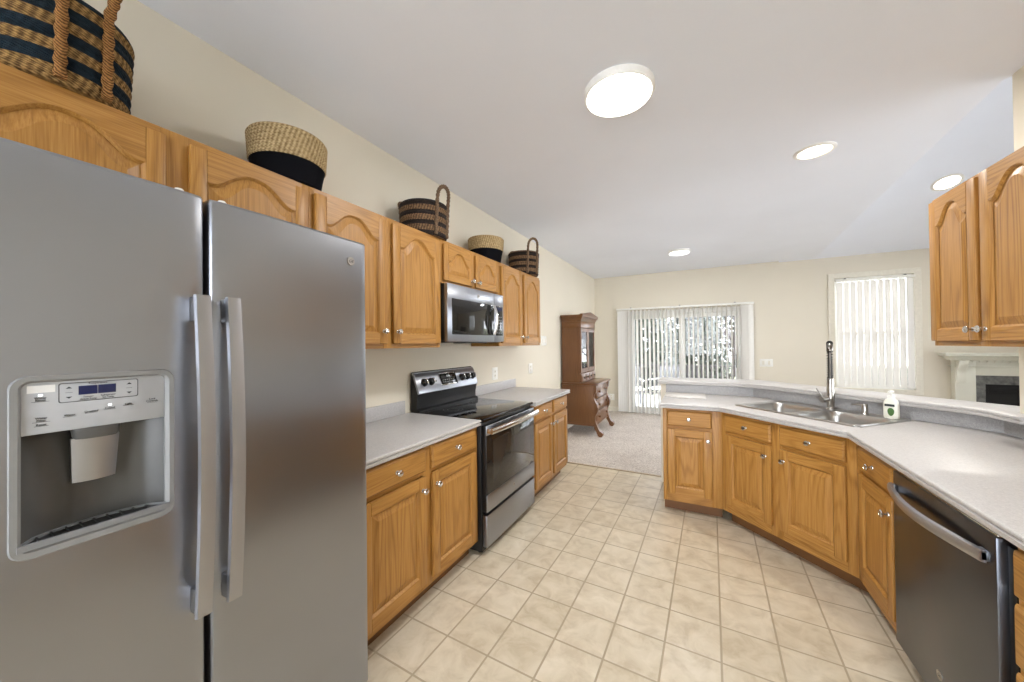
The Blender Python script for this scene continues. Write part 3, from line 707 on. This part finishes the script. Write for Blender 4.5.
# worktop
CT = [(-.29, 3.205), (.140, 3.205), (.73, 2.615), (.73, .9), (1.461, .9), (1.461, 2.901), (.455, 3.907), (-.29, 3.907)]
SX, SY = .716, 3.219
R45 = Matrix.Translation((SX, SY, 0)) @ Matrix.Rotation(-PI/4, 4, 'Z')
def rrect(hx, hy, r, cx=0., cy=0., n=6):
    pts = []
    for ax, ay, a0 in ((hx-r, -hy+r, -PI/2), (hx-r, hy-r, 0), (-hx+r, hy-r, PI/2), (-hx+r, -hy+r, PI)):
        for i in range(n+1): a = a0+PI/2*i/n; pts.append((cx+ax+r*math.cos(a), cy+ay+r*math.sin(a)))
    return pts
hole = [(R45 @ Vector((x, y, 0)))[:2] for x, y in rrect(.385, .225, .03)]
PNOSE = [(i, z+.012) for i, z in ((.012, .860), (.002, .864), (0, .870), (0, .879), (.007, .8815), (.007, .8855), (0, .888), (0, .895), (.003, .899), (.008, .901))]
t = thing('countertop', 'angled grey speckled countertop of the sink peninsula', 'countertop')
slab('worktop', CT, PNOSE, LAM, t, hole=hole)
b = MB(); b.prism([(-.29, 3.907), (-.29, 3.923), (.452, 3.923), (1.4635, 2.9115), (1.4635, 2.83), (1.4635, .9), (1.447, .9), (1.447, 2.903), (.445, 3.907)][::-1], .9132, .997)
b.build('backsplash', BSP, t, smooth=False)
BAR = [(-.365, 3.885), (.0, 3.89), (.26, 3.89), (.37, 3.875), (.46, 3.83), (.55, 3.75), (.70, 3.60), (.88, 3.42), (1.06, 3.235), (1.22, 3.07), (1.32, 2.96), (1.365, 2.87), (1.385, 2.68), (1.461, 2.68), (1.461, 2.838), (1.62, 2.838), (1.65, 3.06), (.63, 4.15), (.55, 4.22), (.42, 4.26), (-.365, 4.26)]
BN = [(i, z-.007) for i, z in ((.012, 1.0055), (.002, 1.009), (0, 1.014), (0, 1.022), (.007, 1.0245), (.007, 1.0285), (0, 1.031), (0, 1.038), (.003, 1.043), (.008, 1.045))]
tag(slab('bar_top', BAR, BN, LAM), 'raised grey bar top on the low wall behind the sink', 'bar counter')
# sink
t = thing('kitchen_sink', 'stainless double bowl sink set in the angled countertop', 'sink', (SX, SY, .012), -PI/4)
def dring(name, outer, holes, z0, z1, mat, parent):
    b = MB(); L = [[(x, y, z) for x, y in outer(i)] for i, z in ((0, z0), (0, z0+.003), (.003, z1+.004), (.008, z1+.0045), (.013, z1+.001), (.016, z1))]
    b.loops(L, cap0=False, cap1=False)
    for h in holes: b.loops([[(x, y, z1) for x, y in h], [(x, y, z1-.004) for x, y in h]], cap0=False, cap1=False)
    es = [e for e in b.b.edges if len(e.link_faces) == 1 and all(abs(v.co.z-z1) < 1e-6 for v in e.verts)]
    bmesh.ops.triangle_fill(b.b, use_beauty=True, edges=es)
    return b.build(name, mat, parent, ang=30)
bowls = [(-.197, -.028, .177, .195), (.197, -.028, .177, .195)]
dring('rim', lambda i: rrect(.405-i, .262-i, .03), [rrect(hx, hy, .06, cx_, cy_) for cx_, cy_, hx, hy in bowls], .9015, .9065, SINKM, t)
for cx_, cy_, hx, hy in bowls:
    b = MB(); L = []
    for ins, z, r in ((0, .9050, .06), (.004, .900, .06), (.010, .86, .058), (.018, .76, .055), (.030, .735, .05), (.055, .722, .04), (.12, .718, .03)): L.append([(x, y, z) for x, y in rrect(hx-ins, hy-ins, min(r, hx-ins-.001), cx_, cy_)])
    b.loops(L, cap0=False); bw = b.build('bowl', SINKM, t, ang=50)
    MB().lathe([(.045, .7185), (.043, .7215), (.036, .7205), (.030, .7185), (.001, .7185)], 24, Matrix.Translation((cx_, cy_, 0))).build('drain', CHROME, bw)
# faucet: base and lever body, spring neck, pull-down head bent over towards the sink (local -y = towards the viewer)
FX, FY = .855, 3.378
t = thing('kitchen_faucet', 'tall nickel faucet with a dark spring neck standing behind the sink bowls', 'faucet', (FX, FY, .9188), -.24)
MB().lathe([(.027, 0), (.027, .006), (.0215, .010), (.0215, .055), (.023, .058), (.023, .10), (.0215, .105), (.021, .222), (.018, .226)], 28).build('body', NICKEL, t)
lv = MB().cyl((-.015, -.004, .075), (-.050, -.034, .068), .023, .0225, 20).build('valve', NICKEL, t)
MB().tube([(-.048, -.026, .082), (-.052, -.029, .10), (-.064, -.034, .125), (-.078, -.038, .150)], [.007, .006, .005, .0045], 12).build('lever', NICKEL, lv)
arc = [(0, 0, .222), (0, 0, .27), (0, 0, .32), (0, 0, .37)] + [(0, -.036+.036*math.cos(a), .445+.036*math.sin(a)) for a in [PI*i/14 for i in range(0, 12)]]
SPR = plain('spring_black', (30, 28, 27), .55)
MB().tube(arc, .0105, 14).build('hose', SPR, t)
b = MB(); pts = []
def arcpt(q):
    k = q*(len(arc)-1); i = min(int(k), len(arc)-2); f = k-i; return Vector(arc[i])*(1-f)+Vector(arc[i+1])*f
nt_ = 46
for i in range(nt_*10+1):
    q = i/(nt_*10)*.80; p = arcpt(q); d = (arcpt(min(1, q+.01))-arcpt(max(0, q-.01))).normalized(); u = Vector((1, 0, 0)); v = d.cross(u).normalized(); a = 2*PI*i/10
    pts.append(p+(u*math.cos(a)+v*math.sin(a))*.0165)
b.tube(pts, .0030, 6).build('spring', SPR, t, ang=60)
MB().tube([arcpt(.93), arcpt(1.0), (0, -.076, .445), (0, -.080, .425), (0, -.081, .419)], [.0135, .0165, .0185, .0195, .016], 18).build('spray_head', GUN, t)
MB().tube([(0, .0, .20), (0, -.02, .225), (0, -.078, .415)], .004, 10).build('docking_arm', NICKEL, t)
t = thing('soap_dispenser', 'short metal soap pump beside the faucet on the sink rim', 'soap dispenser', (.996, 3.237, .9188), -PI/4)
MB().lathe([(.021, 0), (.021, .004), (.0165, .008), (.0165, .045), (.0155, .048), (.0155, .062), (.013, .066), (.001, .0665)], 24).build('body', NICKEL, t)
MB().tube([(-.012, -.002, .058), (-.045, -.006, .060), (-.070, -.009, .056)], [.006, .0055, .0045], 12).build('nozzle', NICKEL, t)
# hand soap bottle
t = thing('hand_soap_bottle', 'white pump bottle of hand soap with a green leaf print, on the sink corner', 'soap bottle', (1.089, 3.127, .9188), -PI/4+.12); t.scale = (1.1, 1.1, 1.1)
b = MB(); prof = [(.026, .0, .9), (.031, .004, 1), (.032, .02, 1), (.0315, .075, 1), (.0295, .095, 1), (.024, .108, 1), (.016, .114, 1), (.0135, .117, 1)]
b.loops([[(1.05*r*math.copysign(abs(math.cos(a))**.7, math.cos(a)), .62*r*math.copysign(abs(math.sin(a))**.8, math.sin(a))*(1 if r > .02 else 1.4), z) for a in [2*PI*i/32 for i in range(32)]] for r, z, _ in prof])
b.build('bottle', SOAP, t, ang=50)
b = MB(); b.lathe([(.0155, .115), (.0155, .128), (.012, .134), (.005, .136), (.005, .150), (.010, .152), (.010, .160), (.001, .162)], 20)
b.tube([(0, 0, .157), (-.0, -.020, .157), (0, -.034, .152)], [.006, .0055, .004], 10); b.build('pump', WHITEP, t)
b = MB(); L = []
for yy in (-.0206, -.0200): L.append([(.004+.0165*math.sin(a)*(.85+.15*math.cos(a)), yy, .040+.023*math.cos(a)) for a in [2*PI*i/28 for i in range(28)]])
lb = b.loops(L).build('leaf_print', SOAPG, t, smooth=False)
MB().box(-.022, .020, -.0207, -.0200, .071, .084).build('name_print', TXT, t, smooth=False)
b = MB().box(-.281, .058, 3.56, 3.865, .9137, .924, .003); tag(b.build('cutting_board', laminate('pale_board', (208, 203, 196), .10)), 'thin pale cutting board lying at the open end of the peninsula countertop', 'cutting board')
# ------------------------------------------------------------------ hanging cabinet on the right wall
def upper_r():
    y1, y0, xf = 2.835, 2.0, 1.168; W = y1-y0; t = thing('wall_cabinet', 'oak wall cabinet hanging over the peninsula, in front of the fireplace view', 'cabinet', (xf, y1, 0), -PI/2)
    carcass(t, [(0, .02), (W, .02), (W, KX-xf-.004), (0, KX-xf-.004)], 1.385, 2.19)
    face_frame(t, W, 1.385, 2.19, [(0, .028), (.362, .424), (W-.03, W)], [(1.385, 1.425), (2.15, 2.19)])
    door(t, .012, .379, 1.412, 2.172, .095, kn=(.354, 1.465), y0=-.0005); door(t, .408, .815, 1.412, 2.172, .095, kn=(.434, 1.465), y0=-.0005)
upper_r()
# ------------------------------------------------------------------ baskets on the wall cabinets
def basket_round(y, label, r=.165, h=.265, x=-1.745):
    t = thing('storage_basket', label, 'basket', (x, y, ZT+.001), .7, 'two-tone baskets on the cabinet tops')
    b = MB(); b.lathe([(r*.80, 0), (r*.84, .006), (r*.89, .06), (r*.945, .105), (r*.955, .110)], 48, cap1=False).build('cloth_base', CLOTH, t, label='black cloth lower half')
    pr = []; nr = 8; z0, z1 = .104, h
    for i in range(nr*4+1):
        q = i/(nr*4); pr.append((r*(.955+.045*q)+.0045*abs(math.sin(PI*i/4)), z0+(z1-z0)*q))
    pr += [(r*.99, h+.003), (r*.96, h), (r*.94, z0), (r*.80, .012), (.001, .012)]
    MB().lathe(pr, 64, cap0=False).build('straw_body', STRAW, t, ang=80, label='natural straw upper half')
    return t
def basket_striped(y, label, mat, rope, r=.172, h=.245, x=-1.745, rz=0., hh=.12, dy=.06, taper=.93, bul=.3, group='striped baskets with rope handles'):
    t = thing('handled_basket', label, 'basket', (x, y, ZT+.001), rz, group)
    pr = [(r*taper*.97, 0)]; nr = 9
    for i in range(nr*4+1):
        q = i/(nr*4); pr.append((r*(taper+(1-taper)*q)+.005*abs(math.sin(PI*i/4)), .004+(h-.004)*q))
    pr += [(r*.985, h+.004), (r*.95, h), (r*taper*.95, .014), (.001, .012)]
    MB().lathe(pr, 64).build('body', mat, t, ang=80)
    for s_ in (1, -1):
        pts = []; rb = r+.008
        def on(yy, z): return (s_*(math.sqrt(max(rb*rb*(taper+(1-taper)*z/h)**2-yy*yy, 0))), yy, z)
        for i in range(6): pts.append(on(-dy*1.05, .008+(h-.01)*i/5))
        for i in range(1, 12):
            a = PI*i/12; p = on(-dy*math.cos(a), h); lean = 1+.06*math.sin(a); pts.append((p[0]*lean, p[1]*(1+bul*math.sin(a)), h+hh*(1 if s_ > 0 else .5)*math.sin(a)**.75))
        for i in range(5, -1, -1): pts.append(on(dy*1.05, .008+(h-.01)*i/5))
        rad = [.0105+.0022*(k % 2) for k in range(len(pts))]
        # resample for a lumpy twisted rope
        P = []
        for k in range(len(pts)-1):
            for q in range(4): P.append(Vector(pts[k])*(1-q/4)+Vector(pts[k+1])*(q/4))
        P.append(Vector(pts[-1]))
        MB().tube(P, [.0125+.0022*math.sin(k*1.9) for k in range(len(P))], 10).build('handle', rope, t, ang=80)
    return t
basket_striped(.312, 'large navy and tan striped basket above the refrigerator', NAVY, ROPE, r=.172, h=.262, rz=.20, hh=.13, dy=.046, x=-1.757, bul=1.1)
basket_round(1.022, 'straw and black basket nearest the refrigerator, on the cabinet beside the big striped one', .165, .228)
basket_striped(1.985, 'dark striped basket with a tall loop handle, above the cabinet before the microwave', BROWN, ROPED, r=.168, h=.235, rz=.05, hh=.115, dy=.06)
basket_round(2.835, 'straw and black basket above the microwave, between two dark striped baskets', .165, .215)
basket_striped(3.605, 'dark striped basket farthest along, at the end of the cabinet row', BROWN, ROPED, r=.17, h=.25, x=-1.722, rz=-.5, hh=.13, dy=.06)
# ------------------------------------------------------------------ vertical blinds
def blind(label, x0, x1, zt, zb, slats, y=YB-.075, brackets=3):
    t = thing('vertical_blind', label, 'blind', (0, 0, 0), 0, None)
    MB().box(x0, x1, y-.028, y+.028, zt, zt+.035, .004).build('headrail', WHITEP, t)
    for i in range(brackets):
        x = x0+(x1-x0)*(.12+.76*i/max(brackets-1, 1)); MB().box(x-.012, x+.012, y-.034, YB-.0005, zt+.034, zt+.046, .003).build('bracket', GREYD, t)
    proto = {}
    for x, a in slats:
        if a not in proto:
            b = MB(); n = 6; hw = .0445; L = []
            up = [(hw*(2*i/n-1), .004*(1-(2*i/n-1)**2)) for i in range(n+1)]; pl = up+[(px, py-.0012) for px, py in up[::-1]]
            c, s_ = math.cos(a), math.sin(a); pl = [(px*c-py*s_, px*s_+py*c) for px, py in pl]
            b.loops([[(px, py, z) for px, py in pl] for z in (zb, zt-.012)])
            b.box(-.006, .006, -.003, .003, zt-.0135, zt+.004)
            o = b.build('slat', SLAT, t); proto[a] = o
        else:
            o = proto[a].copy(); COL.objects.link(o); o.parent = t
        o.location = (x, y, 0)
    return t
S = []
for i in range(5): S.append((-1.40+.043*i, .35+.0*i))
x = -1.215
while x < .70: S.append((x, 1.24)); x += .0765
for i in range(4): S.append((.715+.038*i, .35))
blind('white vertical blind of the sliding glass door, its slats turned open', -1.46, .875, 2.075, .03, S)
blind('white vertical blind with nearly closed slats at the window right of the faucet', WX0+.01, WX1-.01, WZ1-.065, WZ0+.03, [(WX0+.06+.0795*i, .30) for i in range(11)], y=YB-.005-.04, brackets=2)
# ------------------------------------------------------------------ secretary desk (local: front faces -y)
def scroll_leg(x, w_):
    """S-scrolled front support, side profile in y-z (front = -y)"""
    pr = [(.0, .745), (-.045, .745), (-.052, .70), (-.042, .655), (-.012, .615), (-.004, .57), (-.022, .52), (-.058, .475), (-.078, .42), (-.070, .365), (-.040, .32), (-.018, .275), (-.022, .225), (-.050, .175), (-.075, .125), (-.105, .085), (-.140, .075), (-.160, .055), (-.158, .022), (-.135, .0), (-.095, .0), (-.070, .018), (-.040, .075), (-.005, .115), (.0, .17)]
    b = MB(); b.loops([[(xx, y*.8+.012, z) for y, z in pr] for xx in (x-w_/2, x+w_/2)]); return b
def secretary():
    x0, y0 = -1.39, 5.325; W = .87; t = thing('secretary_desk', 'tall dark walnut secretary desk with glazed upper doors and scrolled front legs', 'desk', (x0, y0, .008), LRZ); t.scale = (1, 1, 1.03)
    D = .515; UB = .205   # upper case front sits UB behind the desk front
    MB().box(.0, W, .012, D, .155, .748, .004).build('lower_case', DARKW, t)
    MB().box(-.012, W+.012, -.055, D+.004, .748, .775, .006).build('desk_top', DARKX, t)
    MB().box(-.006, W+.006, -.012, D, .148, .170, .005).build('base_moulding', DARKX, t)
    for x in (.035, W-.035): scroll_leg(x, .075).build('scroll_leg', DARKW, t, ang=40)
    for x in (.04, W-.04):
        MB().lathe([(.016, 0), (.022, .008), (.024, .022), (.018, .034), (.013, .042), (.020, .050), (.026, .066), (.025, .095), (.018, .120), (.024, .149)], 20, Matrix.Translation((x, D-.045, 0))).build('turned_foot', DARKW, t)
    for z0, z1 in ((.180, .350), (.362, .535), (.548, .735)):
        d = MB().box(.072, W-.072, -.014, .004, z0, z1, .004).build('drawer', DARKX, t)
        for x in (.20, W-.20): MB().lathe([(.010, 0), (.008, .008), (.019, .016), (.020, .024), (.012, .031), (.001, .032)], 16, Matrix.Translation((x, -.014, (z0+z1)/2)) @ Matrix.Rotation(PI/2, 4, 'X')).build('knob', DARKW, d)
    z0, z1 = .775, 1.70
    b = MB(); b.box(0.02, .042, UB+.02, D, z0, z1); b.box(W-.042, W-.02, UB+.02, D, z0, z1); b.box(.042, W-.042, D-.02, D, z0, z1); b.box(.042, W-.042, UB+.02, D-.02, z1-.02, z1); b.box(.042, W-.042, UB+.02, D-.02, z0+.14, z0+.16); b.box(.042, W-.042, UB+.03, D-.02, 1.28, 1.295)
    b.build('upper_case', DARKW, t, smooth=False)
    dr = MB().box(.02, W-.02, UB, UB+.02, z0+.005, z0+.135, .003).build('drawer_row', DARKX, t)
    for i in range(4):
        xa = .03+(W-.06)*i/4; dd = MB().box(xa+.006, xa+(W-.06)/4-.006, UB-.010, UB+.002, z0+.022, z0+.118, .004).build('small_drawer', DARKX, dr)
        MB().lathe([(.006, 0), (.005, .006), (.0125, .012), (.012, .018), (.001, .022)], 14, Matrix.Translation((xa+(W-.06)/8, UB-.010, z0+.07)) @ Matrix.Rotation(PI/2, 4, 'X')).build('knob', BLACK, dd)
    for xa, xb in ((.022, W/2-.002), (W/2+.002, W-.022)):
        b = MB(); f = .052; za, zb = z0+.145, 1.60
        b.box(xa, xa+f, UB, UB+.02, za, zb, .003); b.box(xb-f, xb, UB, UB+.02, za, zb, .003); b.box(xa+f, xb-f, UB, UB+.02, za, za+.065); b.box(xa+f, xb-f, UB, UB+.02, zb-f, zb)
        d = b.build('door', DARKW, t, smooth=False); MB().box(xa+f-.004, xb-f+.004, UB+.008, UB+.012, za+.060, zb-f+.004).build('glass', GLASS, d, smooth=False)
    MB().lathe([(.008, 0), (.006, .008), (.011, .014), (.001, .020)], 14, Matrix.Translation((W/2-.028, UB, 1.22)) @ Matrix.Rotation(PI/2, 4, 'X')).build('door_knob', NICKEL, t)
    MB().box(.0165, W-.0165, UB-.004, D, 1.605, 1.70, .003).build('frieze', DARKX, t)
    def sheet(k): return [(.02-k, UB-k), (W-.02+k, UB-k), (W-.02+k, D+.0), (.02-k, D+.0)]
    b = MB(); b.loops([[(x, y, z) for x, y in sheet(k)] for k, z in ((.004, 1.70), (.010, 1.712), (.016, 1.735), (.034, 1.765), (.048, 1.775), (.050, 1.800))]); b.build('cornice', DARKX, t, ang=30)
    b = MB(); L = []
    for y in (UB-.05, UB-.002): L.append([(-.03, y, 1.80), (W+.03, y, 1.80), (W+.03, y, 1.812), (W/2, y, 1.862), (-.03, y, 1.812)])
    b.loops(L); b.build('pediment', DARKX, t, smooth=False)
secretary()
# ------------------------------------------------------------------ fireplace on the back wall of the family room
MANT = paint('mantel_paint', (222, 220, 204), rough=.5)
t = thing('fireplace', 'cream mantel fireplace with grey tile surround, seen over the bar under the wall cabinet', 'fireplace', (3.22, YB-.001, .008), 0)
b = MB(); b.box(0.02, .22, -.10, 0, 0, 1.11, .004); b.build('pilaster', MANT, t); b = MB().box(1.50, 1.70, -.10, 0, 0, 1.11, .004); b.build('pilaster', MANT, t)
MB().box(.22, 1.50, -.085, 0, .90, 1.11, .003).build('frieze', MANT, t)
MB().box(-.01, 1.73, -.115, 0, 1.02, 1.035, .003).build('frieze_moulding', MANT, t)
b = MB(); b.loops([[(x, y, z) for x, y in ((-.02-k, 0), (-.02-k, -.11-k), (1.74+k, -.11-k), (1.74+k, 0))] for k, z in ((0, 1.11), (.01, 1.125), (.05, 1.165), (.085, 1.175), (.09, 1.21), (.085, 1.214))]); b.build('mantel_shelf', MANT, t, ang=25)
for i in range(24): MB().box(.04+.07*i, .075+.07*i, -.124, -.10, 1.085, 1.109).build('dentil', MANT, t, smooth=False)
for xa in (-.012, 1.602):
    pf = [(-.10, .80), (-.118, .80), (-.125, .86), (-.118, .92), (-.13, .97), (-.165, 1.03), (-.185, 1.085), (-.185, 1.108), (-.10, 1.108)]
    MB().loops([[(x, y, z) for y, z in pf] for x in (xa+.04, xa+.13)]).build('corbel', MANT, t, ang=30)
b = MB(); b.box(.22, .34, -.03, 0, 0, .898); b.box(1.38, 1.50, -.03, 0, 0, .898)
for i in range(4): b.box(.342+.26*i, .342+.26*i+.256, -.03, 0, .775, .898)
b.build('tile_surround', STONE, t, smooth=False)
fb = MB(); fb.box(.34, 1.38, -.012, 0, .0, .773); fb.build('firebox', FIRE, t, smooth=False)
for i in range(5): MB().box(.37, 1.35, -.022, -.010, .66+.018*i, .669+.018*i).build('louvre', FIRE, t, smooth=False)
# ------------------------------------------------------------------ plates on the walls
def plate(label, loc, rz, kind, cat):
    t = thing('wall_outlet' if kind == 'outlet' else 'light_switch', label, cat, loc, rz)
    w_ = .058 if kind != 'wide' else .095
    b = MB(); b.loops([[(x, y, z) for x, z in ((-w_+i, -.066+i), (w_-i, -.066+i), (w_-i, .066-i), (-w_+i, .066-i))] for i, y in ((0, 0), (.001, -.004), (.004, -.006))]); b.build('plate', WHITEP, t)
    if kind == 'outlet':
        for z in (-.022, .022):
            so = MB().lathe([(.0165, 0), (.016, .002), (.001, .002)], 20, Matrix.Translation((0, -.006, z)) @ Matrix.Rotation(PI/2, 4, 'X')).build('socket', TRIMW, t)
            MB().box(-.007, -.005, -.0086, -.0078, z-.003, z+.006).box(.005, .007, -.0086, -.0078, z-.003, z+.006).build('slot', TXT, so, smooth=False)
    else:
        for x in ((0,) if kind == 'switch' else (-.042, .042)):
            MB().box(x-.016, x+.016, -.009, -.006, -.033, .033, .002).build('rocker', TRIMW, t)
plate('white outlet on the wall just behind the range controls', (XL+.0005, 3.285, 1.105), LRZ, 'outlet', 'outlet')
plate('white outlet over the far end of the left countertop', (XL+.0005, 4.20, 1.10), LRZ, 'outlet', 'outlet')
plate('white light switch on the left wall past the last wall cabinet', (XL+.0005, 4.66, 1.46), LRZ, 'wide', 'light switch')
plate('white double light switch on the back wall beside the sliding door', (1.05, YB-.0005, 1.045), 0, 'wide', 'light switch')
plate('white outlet low on the back wall next to the desk', (-1.60, YB-.0005, .30), 0, 'outlet', 'outlet')
# ------------------------------------------------------------------ outside: deck, railing, chairs, trees
st('ground_outside', MB().box(-16, 16, YB+.2, 40, -.9, -.7), GRASS, smooth=False)
st('bounce_slab', MB().box(-9, 14, -13, -2.75, -.2, -.1).box(5.65, 16, -2.75, YB+.2, -.2, -.1), plain('pale_bounce', (206, 204, 200), .8), smooth=False)  # unseen pale slabs, added to bounce skylight up onto the ceilings
b = MB()
for i in range(30): b.box(-4.2, 4.5, YB+.13+.115*i, YB+.13+.115*i+.108, -.16, -.12)
st('deck', b, DECKM, smooth=False)
t = thing('deck_railing', 'brown deck railing beyond the sliding glass door', 'railing', (0, 10.75, -.12))
MB().box(-4.2, 4.4, -.05, .05, .88, .92, .004).build('top_rail', RAILM, t); MB().box(-4.2, 4.4, -.02, .02, .10, .14).build('bottom_rail', RAILM, t)
for i in range(6): MB().box(-4.2+1.7*i-.045, -4.2+1.7*i+.045, -.045, .045, 0, 1.0, .004).build('post', RAILM, t)
pb = None
for i in range(72):
    x = -4.08+.116*i
    if pb is None: pb = MB().box(-.030, .030, -.014, .014, .14, .88).build('baluster', RAILM, t, smooth=False)
    else: o = pb.copy(); COL.objects.link(o); o.parent = t; pb = o
    pb.location = (x, 0, 0)
def patio_chair():
    t = thing('patio_chair', 'x', 'chair', (0, 0, -.12), 0, 'patio chairs on the deck')
    MB().box(-.26, .26, -.25, .25, .40, .44, .015).build('seat', WHITEP, t)
    b = MB().box(-.26, .26, -.02, .02, .0, .50, .012, M=Matrix.Translation((0, .25, .44)) @ Matrix.Rotation(-.2, 4, 'X')); b.build('backrest', GREYD, t)
    for x in (-.235, .235):
        for y in (-.22, .22): MB().cyl((x, y, 0), (x, y, .41), .016).build('leg', GREYD, t)
        MB().box(x-.025, x+.025, -.25, .26, .62, .645, .008).build('armrest', WHITEP, t)
    return t
p = patio_chair(); p.location = (-1.45, 9.1, -.12); p.rotation_euler[2] = .3; p['label'] = 'pale patio chair on the deck behind the left slats of the door blind'
q = copy_tree(p); q.location = (-.75, 9.4, -.12); q.rotation_euler[2] = -.4; q['label'] = 'pale patio chair on the deck, nearer the middle of the sliding door'
def leafy(name, label, loc, h, r, seed, n=7000, group='trees behind the deck'):
    rg = random.Random(seed); t = thing(name, label, 'tree', loc, 0, group)
    MB().cyl((0, 0, 0), (0, 0, h*.8), .10, .03, 10).build('trunk', BARK, t)
    b = MB()
    for i in range(n):
        z = h*(.08+.92*rg.random()**.9); rr_ = r*(1-z/h)**.6*math.sqrt(rg.random())*1.1+.05; a = rg.random()*2*PI
        c = Vector((rr_*math.cos(a), rr_*math.sin(a), z)); sz = .06+.09*rg.random()
        u = Vector((rg.gauss(0, 1), rg.gauss(0, 1), rg.gauss(0, 1))).normalized(); v = u.orthogonal().normalized()
        b.quad(c-u*sz, c+v*sz*.45, c+u*sz, c-v*sz*.45)
    b.build('foliage', LEAF, t, smooth=False); return t
def bare(label, loc, h, seed, group='trees behind the deck'):
    rg = random.Random(seed); t = thing('bare_tree', label, 'tree', loc, 0, group); b = MB()
    def grow(p, d, L, r_, k):
        e = p+d*L; b.cyl(p, e, r_, r_*.62, 5)
        if k == 0: return
        for i in range(3 if k > 1 else 4):
            nd = (d+Vector((rg.gauss(0, .55), rg.gauss(0, .55), rg.gauss(.12, .4)))).normalized(); grow(p+d*L*(.55+.45*rg.random()), nd, L*(.62+.2*rg.random()), r_*.6, k-1)
    grow(Vector((0, 0, 0)), Vector((0, 0, 1)), h*.32, .07, 6)
    b.build('branches', BARK, t, smooth=False); return t
leafy('evergreen_tree', 'green leafy tree outside behind the left half of the sliding door', (-1.75, 13.0, -.7), 5.2, 1.25, 1)
leafy('evergreen_tree', 'dense grey green shrub outside behind the middle of the sliding door', (-.15, 15.6, -.7), 4.9, 1.25, 2, 6000)
bare('bare reddish tree outside behind the right half of the sliding door', (.95, 12.9, -.7), 4.0, 3)
bare('bare tree with fine twigs outside in the middle of the sliding door, beyond the shrub', (-.6, 31, -.7), 8.5, 11)
leafy('evergreen_tree', 'tall dark evergreen outside, farthest back behind the right half of the sliding door', (2.1, 26.5, -.7), 6.4, 1.7, 6, 5000)
bare('bare tree farther out behind the left slats of the door blind', (-3.0, 20.5, -.7), 6.4, 5)
bare('bare branching tree outside, last one seen toward the door handle', (2.0, 18.6, -.7), 5.6, 8)
